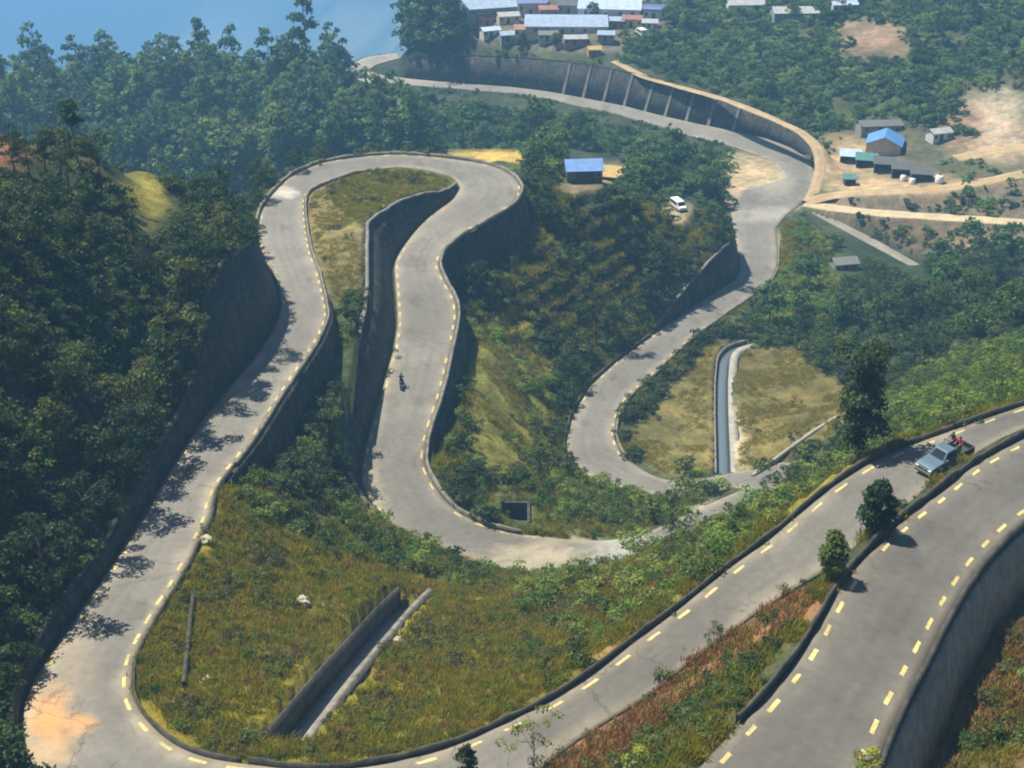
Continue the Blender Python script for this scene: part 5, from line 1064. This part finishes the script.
hs(583, 178, 3.3, 2.6, 2.4, .08, T_SKY, W_DARK, 'small dark hut with a light blue tin roof on the knoll beyond the loop', 'hut', rise=1.3)
hs(612, 180, 2.5, 2.3, 1.5, -.3, T_STRAW, W_DARK, 'low shelter with a straw coloured roof beside the blue roofed hut', 'shelter', hh=0, open_front=True, roof='mono', rise=1.0)
hs(884, 150, 4.0, 4.3, 2.6, 1.25, T_BLUE, W_CREAM, 'house with a bright blue roof above the row of dark shacks', 'house', rise=1.9)
hs(878, 132, 5.5, 2.5, 2.4, .1, T_DULL, W_GREY, 'long dull grey roofed building behind the bright blue roof', 'house', rise=.8)
row = [(850, 162, T_WHITE, 'pale roofed shack at the left end of the dark shack row'), (866, 166, T_TEAL, 'green roofed shack, second from the left in the shack row'), (884, 170, T_DULL, 'dark tin shack in the middle of the shack row'), (902, 175, T_DULL, 'dark tin shack right of the middle of the shack row'), (921, 180, T_DULL, 'dark tin shack at the right end of the shack row')]
for u, v, tm, lab in row: hs(u, v, 2.5, 1.8, 2.0, -.22, tm, W_DARK, lab, 'shack', 'row of roadside shacks', hh=0, open_front=True, roof='mono', rise=.7)
hs(849, 184, 1.3, 1.2, 1.6, 0, T_TEAL, W_DARK, 'tiny green roofed stall below the left end of the shack row', 'stall', hh=0, open_front=True, roof='mono', rise=.4)
hs(938, 140, 2.6, 1.8, 2.4, .3, T_GREY, W_WHITE, 'small white walled house right of the bright blue roof', 'house', rise=.7)
hs(843, 268, 2.5, 1.8, 1.7, .2, T_DULL, W_GREY, 'dark tin roofed hut among bushes below the narrow grey lane', 'hut', rise=.8)
M_TANK = plain('white plastic tank', (.75, .76, .74), .4, .05)
for u, v, lab in ((903, 181, 'white round water tank in front of the shack row, left of three'), (912, 184, 'white round water tank in front of the shack row, middle of three'), (939, 183, 'larger white water tank at the right end of the shack row')):
    q = hit(u, v); s = 1.35 if 'larger' in lab else 1.0; r = empty('water_tank', tuple(q), 0, lab, 'water tank', 'white water tanks'); m = MB(); m.tube([(0, 0, -.2), (0, 0, .1), (0, 0, 1.25 * s), (0, 0, 1.5 * s)], [.7 * s, .75 * s, .75 * s, .35 * s], 16); m.build('tank_body', M_TANK, r, True); m = MB(); m.tube([(0, 0, 1.5 * s), (0, 0, 1.62 * s)], .28 * s, 10); m.build('lid', M_DOOR, r)
hs(492, 12, 11, 7, 3.0, .28, T_PALE, W_GREY, 'long building with a pale blue grey roof at the left of the village', group=V_, rise=2.0, wins=4)
hs(531, 13, 5, 3.5, 4.2, .1, T_NAVY, W_CREAM, 'house with a deep blue roof behind the grey village hall', group=V_, rise=1.4)
hs(486, 25, 3.2, 2.6, 3.2, .3, T_RUST, W_ORANGE, 'small orange walled house at the left edge of the village', group=V_, rise=.9)
hs(490, 36, 3.0, 2.2, 2.4, .35, T_WHITE, W_WHITE, 'small white roofed hut at the lower left of the village', group=V_, rise=.7)
hs(566, 30, 13.5, 7, 2.8, -.02, T_PALE, W_CREAM, 'large hall with a wide pale grey roof in the middle of the village', group=V_, rise=2.2, wins=5)
hs(528, 36, 4.4, 2.6, 2.8, 0, T_RUST, W_CREAM, 'cream house with a reddish roof in front of the grey village hall', group=V_, rise=1.0)
hs(610, 14, 10.5, 7, 3.2, -.12, T_WHITE, W_WHITE, 'long building with a whitish blue roof at the back of the village', group=V_, rise=2.2, wins=4)
hs(655, 17, 3.8, 2.8, 2.6, -.15, T_NAVY, W_WHITE, 'arched blue roofed store at the right end of the village', group=V_, roof='arch', rise=1.6)
hs(632, 26, 3.2, 2.4, 2.8, -.1, T_RUST, W_YEL, 'yellow walled house in front of the long whitish roof', group=V_, rise=.8)
hs(594, 55, 2.0, 1.8, 2.2, .1, T_STRAW, W_ORANGE, 'small orange hut at the village edge above the ribbed wall', 'hut', rise=.7)
hs(575, 44, 3.6, 2.4, 2.2, .05, T_GREY, W_BRICK, 'low brick house with a grey roof below the village hall', group=V_, rise=.7)
hs(815, 17, 14, 4, 2.2, .02, T_GREY, W_GREY, 'long pale building on the far hillside at the top right', rise=1.2, wins=5)
hs(745, 12, 6, 3, 3.0, .05, T_GREY, W_WHITE, 'pale grey roofed house on the hillside right of the village', rise=1.0)
hs(842, 12, 4, 3, 3.0, .1, T_WHITE, W_WHITE, 'white roofed house at the right end of the long pale hillside building', rise=1.0)
# white vehicles
def van(u, v, rz, s, name, label, cat):
    q = hit(u, v); r = empty(name, tuple(q), rz, label, cat); r.scale = (s, s, s)
    m = MB(); m.prism([(2.1, .4), (2.15, .95), (1.55, 1.15), (1.0, 1.9), (-2.0, 1.95), (-2.1, .4)], -.85, .85); m.build('body', M_TANK, r, bevel=.06)
    m = MB(); m.add([(1.5, -.72, 1.2), (1.5, .72, 1.2), (1.07, .7, 1.84), (1.07, -.7, 1.84), (1.54, -.72, 1.22), (1.54, .72, 1.22), (1.11, .7, 1.86), (1.11, -.7, 1.86)], [(3, 2, 1, 0), (4, 5, 6, 7), (0, 1, 5, 4), (1, 2, 6, 5), (2, 3, 7, 6), (3, 0, 4, 7)]); m.build('windshield', M_GLASSD, r)
    for y in (-.86, .86): m = MB(); m.box(-1.8, .9, y - .01, y + .01, 1.2, 1.75); m.build('side_window', M_GLASSD, r); [wheel(r, x, y * .88, .33, .2) for x in (1.3, -1.35)]
    for y in (-.6, .6): m = MB(); m.box(2.1, 2.17, y - .14, y + .14, .7, .88); m.build('headlight', M_LAMP, r)
    return r
van(678, 209, -1.2, 1.0, 'parked_van', 'white van parked under the trees at the right end of the wood behind the knoll', 'van')
van(641, 36, 1.9, 1.3, 'parked_van', 'white van parked at the right edge of the village', 'van')

# boulders lying in the grass
for u, v, s, lab in ((302, 603, .75, 'pale boulder lying in the grass island left of the drain'), (206, 542, .7, 'pinkish boulder beside the left road arm'), (208, 680, .4, 'small pale rock in the lower left grass'), (398, 640, .4, 'small pale rock on the right bank of the stepped drain')):
    q = hit(u, v); bm = bmesh.new(); bmesh.ops.create_icosphere(bm, subdivisions=3, radius=s)
    for w_ in bm.verts:
        k = 1 + .28 * (vnoise(np.array([w_.co.x * 2.2 / s + u]), np.array([w_.co.y * 2.2 / s + w_.co.z * 1.7 / s]), 91)[0] - .5) * 2; w_.co *= k; w_.co.z *= .65
    me = bpy.data.meshes.new('boulder'); bm.to_mesh(me); bm.free(); me.materials.append(M_ROCK); o = bpy.data.objects.new('boulder', me); COL.objects.link(o); o.location = (q[0], q[1], q[2] + .1 * s); tag(o, lab, 'rock')

for u, v, sx, sy, h, rz, tm, wm in ((508, 22, 3.5, 2.6, 2.6, .2, T_GREY, W_CREAM), (548, 17, 3.2, 2.8, 3.2, .1, T_RUST, W_BRICK), (570, 12, 4.2, 3.2, 3.0, -.05, T_DULL, W_GREY), (616, 27, 2.6, 2.2, 2.6, -.1, T_PALE, W_BRICK), (548, 40, 3, 2, 2.2, 0, T_DULL, W_CREAM), (606, 40, 2.6, 2.0, 2.2, -.1, T_PALE, W_GREY), (507, 40, 2.4, 2, 2.2, .25, T_PALE, W_GREY), (474, 22, 3.4, 2.4, 2.6, .3, T_GREY, W_GREY), (650, 28, 2.4, 2, 2.2, -.15, T_GREY, W_WHITE)):
    hs(u, v, sx, sy, h, rz, tm, wm, 'small tin roofed house crowded in between the larger roofs of the village', 'house', 'small crowded village houses', rise=.8)
for u, v, s in ((15, 172, .55), (45, 172, .6), (100, 178, .65), (30, 178, .5)): plant_at('broad', u, v, s, 'dark bushy tree just below the crest of the left hill', 'trees below the hill crest')
for k, (u, v, s, kd) in enumerate(((408, 53, .75, 'lush'), (419, 50, .95, 'forestround'), (431, 52, .8, 'lush'), (441, 47, .85, 'lush'), (452, 50, .6, 'lush'), (425, 44, 1.0, 'forestround'), (438, 38, .9, 'lush'), (412, 46, .9, 'lush'), (448, 40, .8, 'lush'))):
    q = hit(u, v)
    if q[1] < 620: plant(kd, q, s, 'green tree standing above the left end of the ribbed wall, left of the village', 'trees left of the village')
for k, (u, v, s) in enumerate(((520, 46, .5), (462, 40, .6), (556, 47, .45), (625, 46, .5), (592, 20, .55), (500, 6, .55), (668, 24, .6), (540, 4, .6), (448, 26, .7))): plant_at('lush', u, v, s, 'green tree growing among the roofs of the hilltop village', 'trees in the village')
for vs in TREES.values():
    for v in vs:
        if not v[2]:
            for o in v[:2]: bpy.data.objects.remove(o)
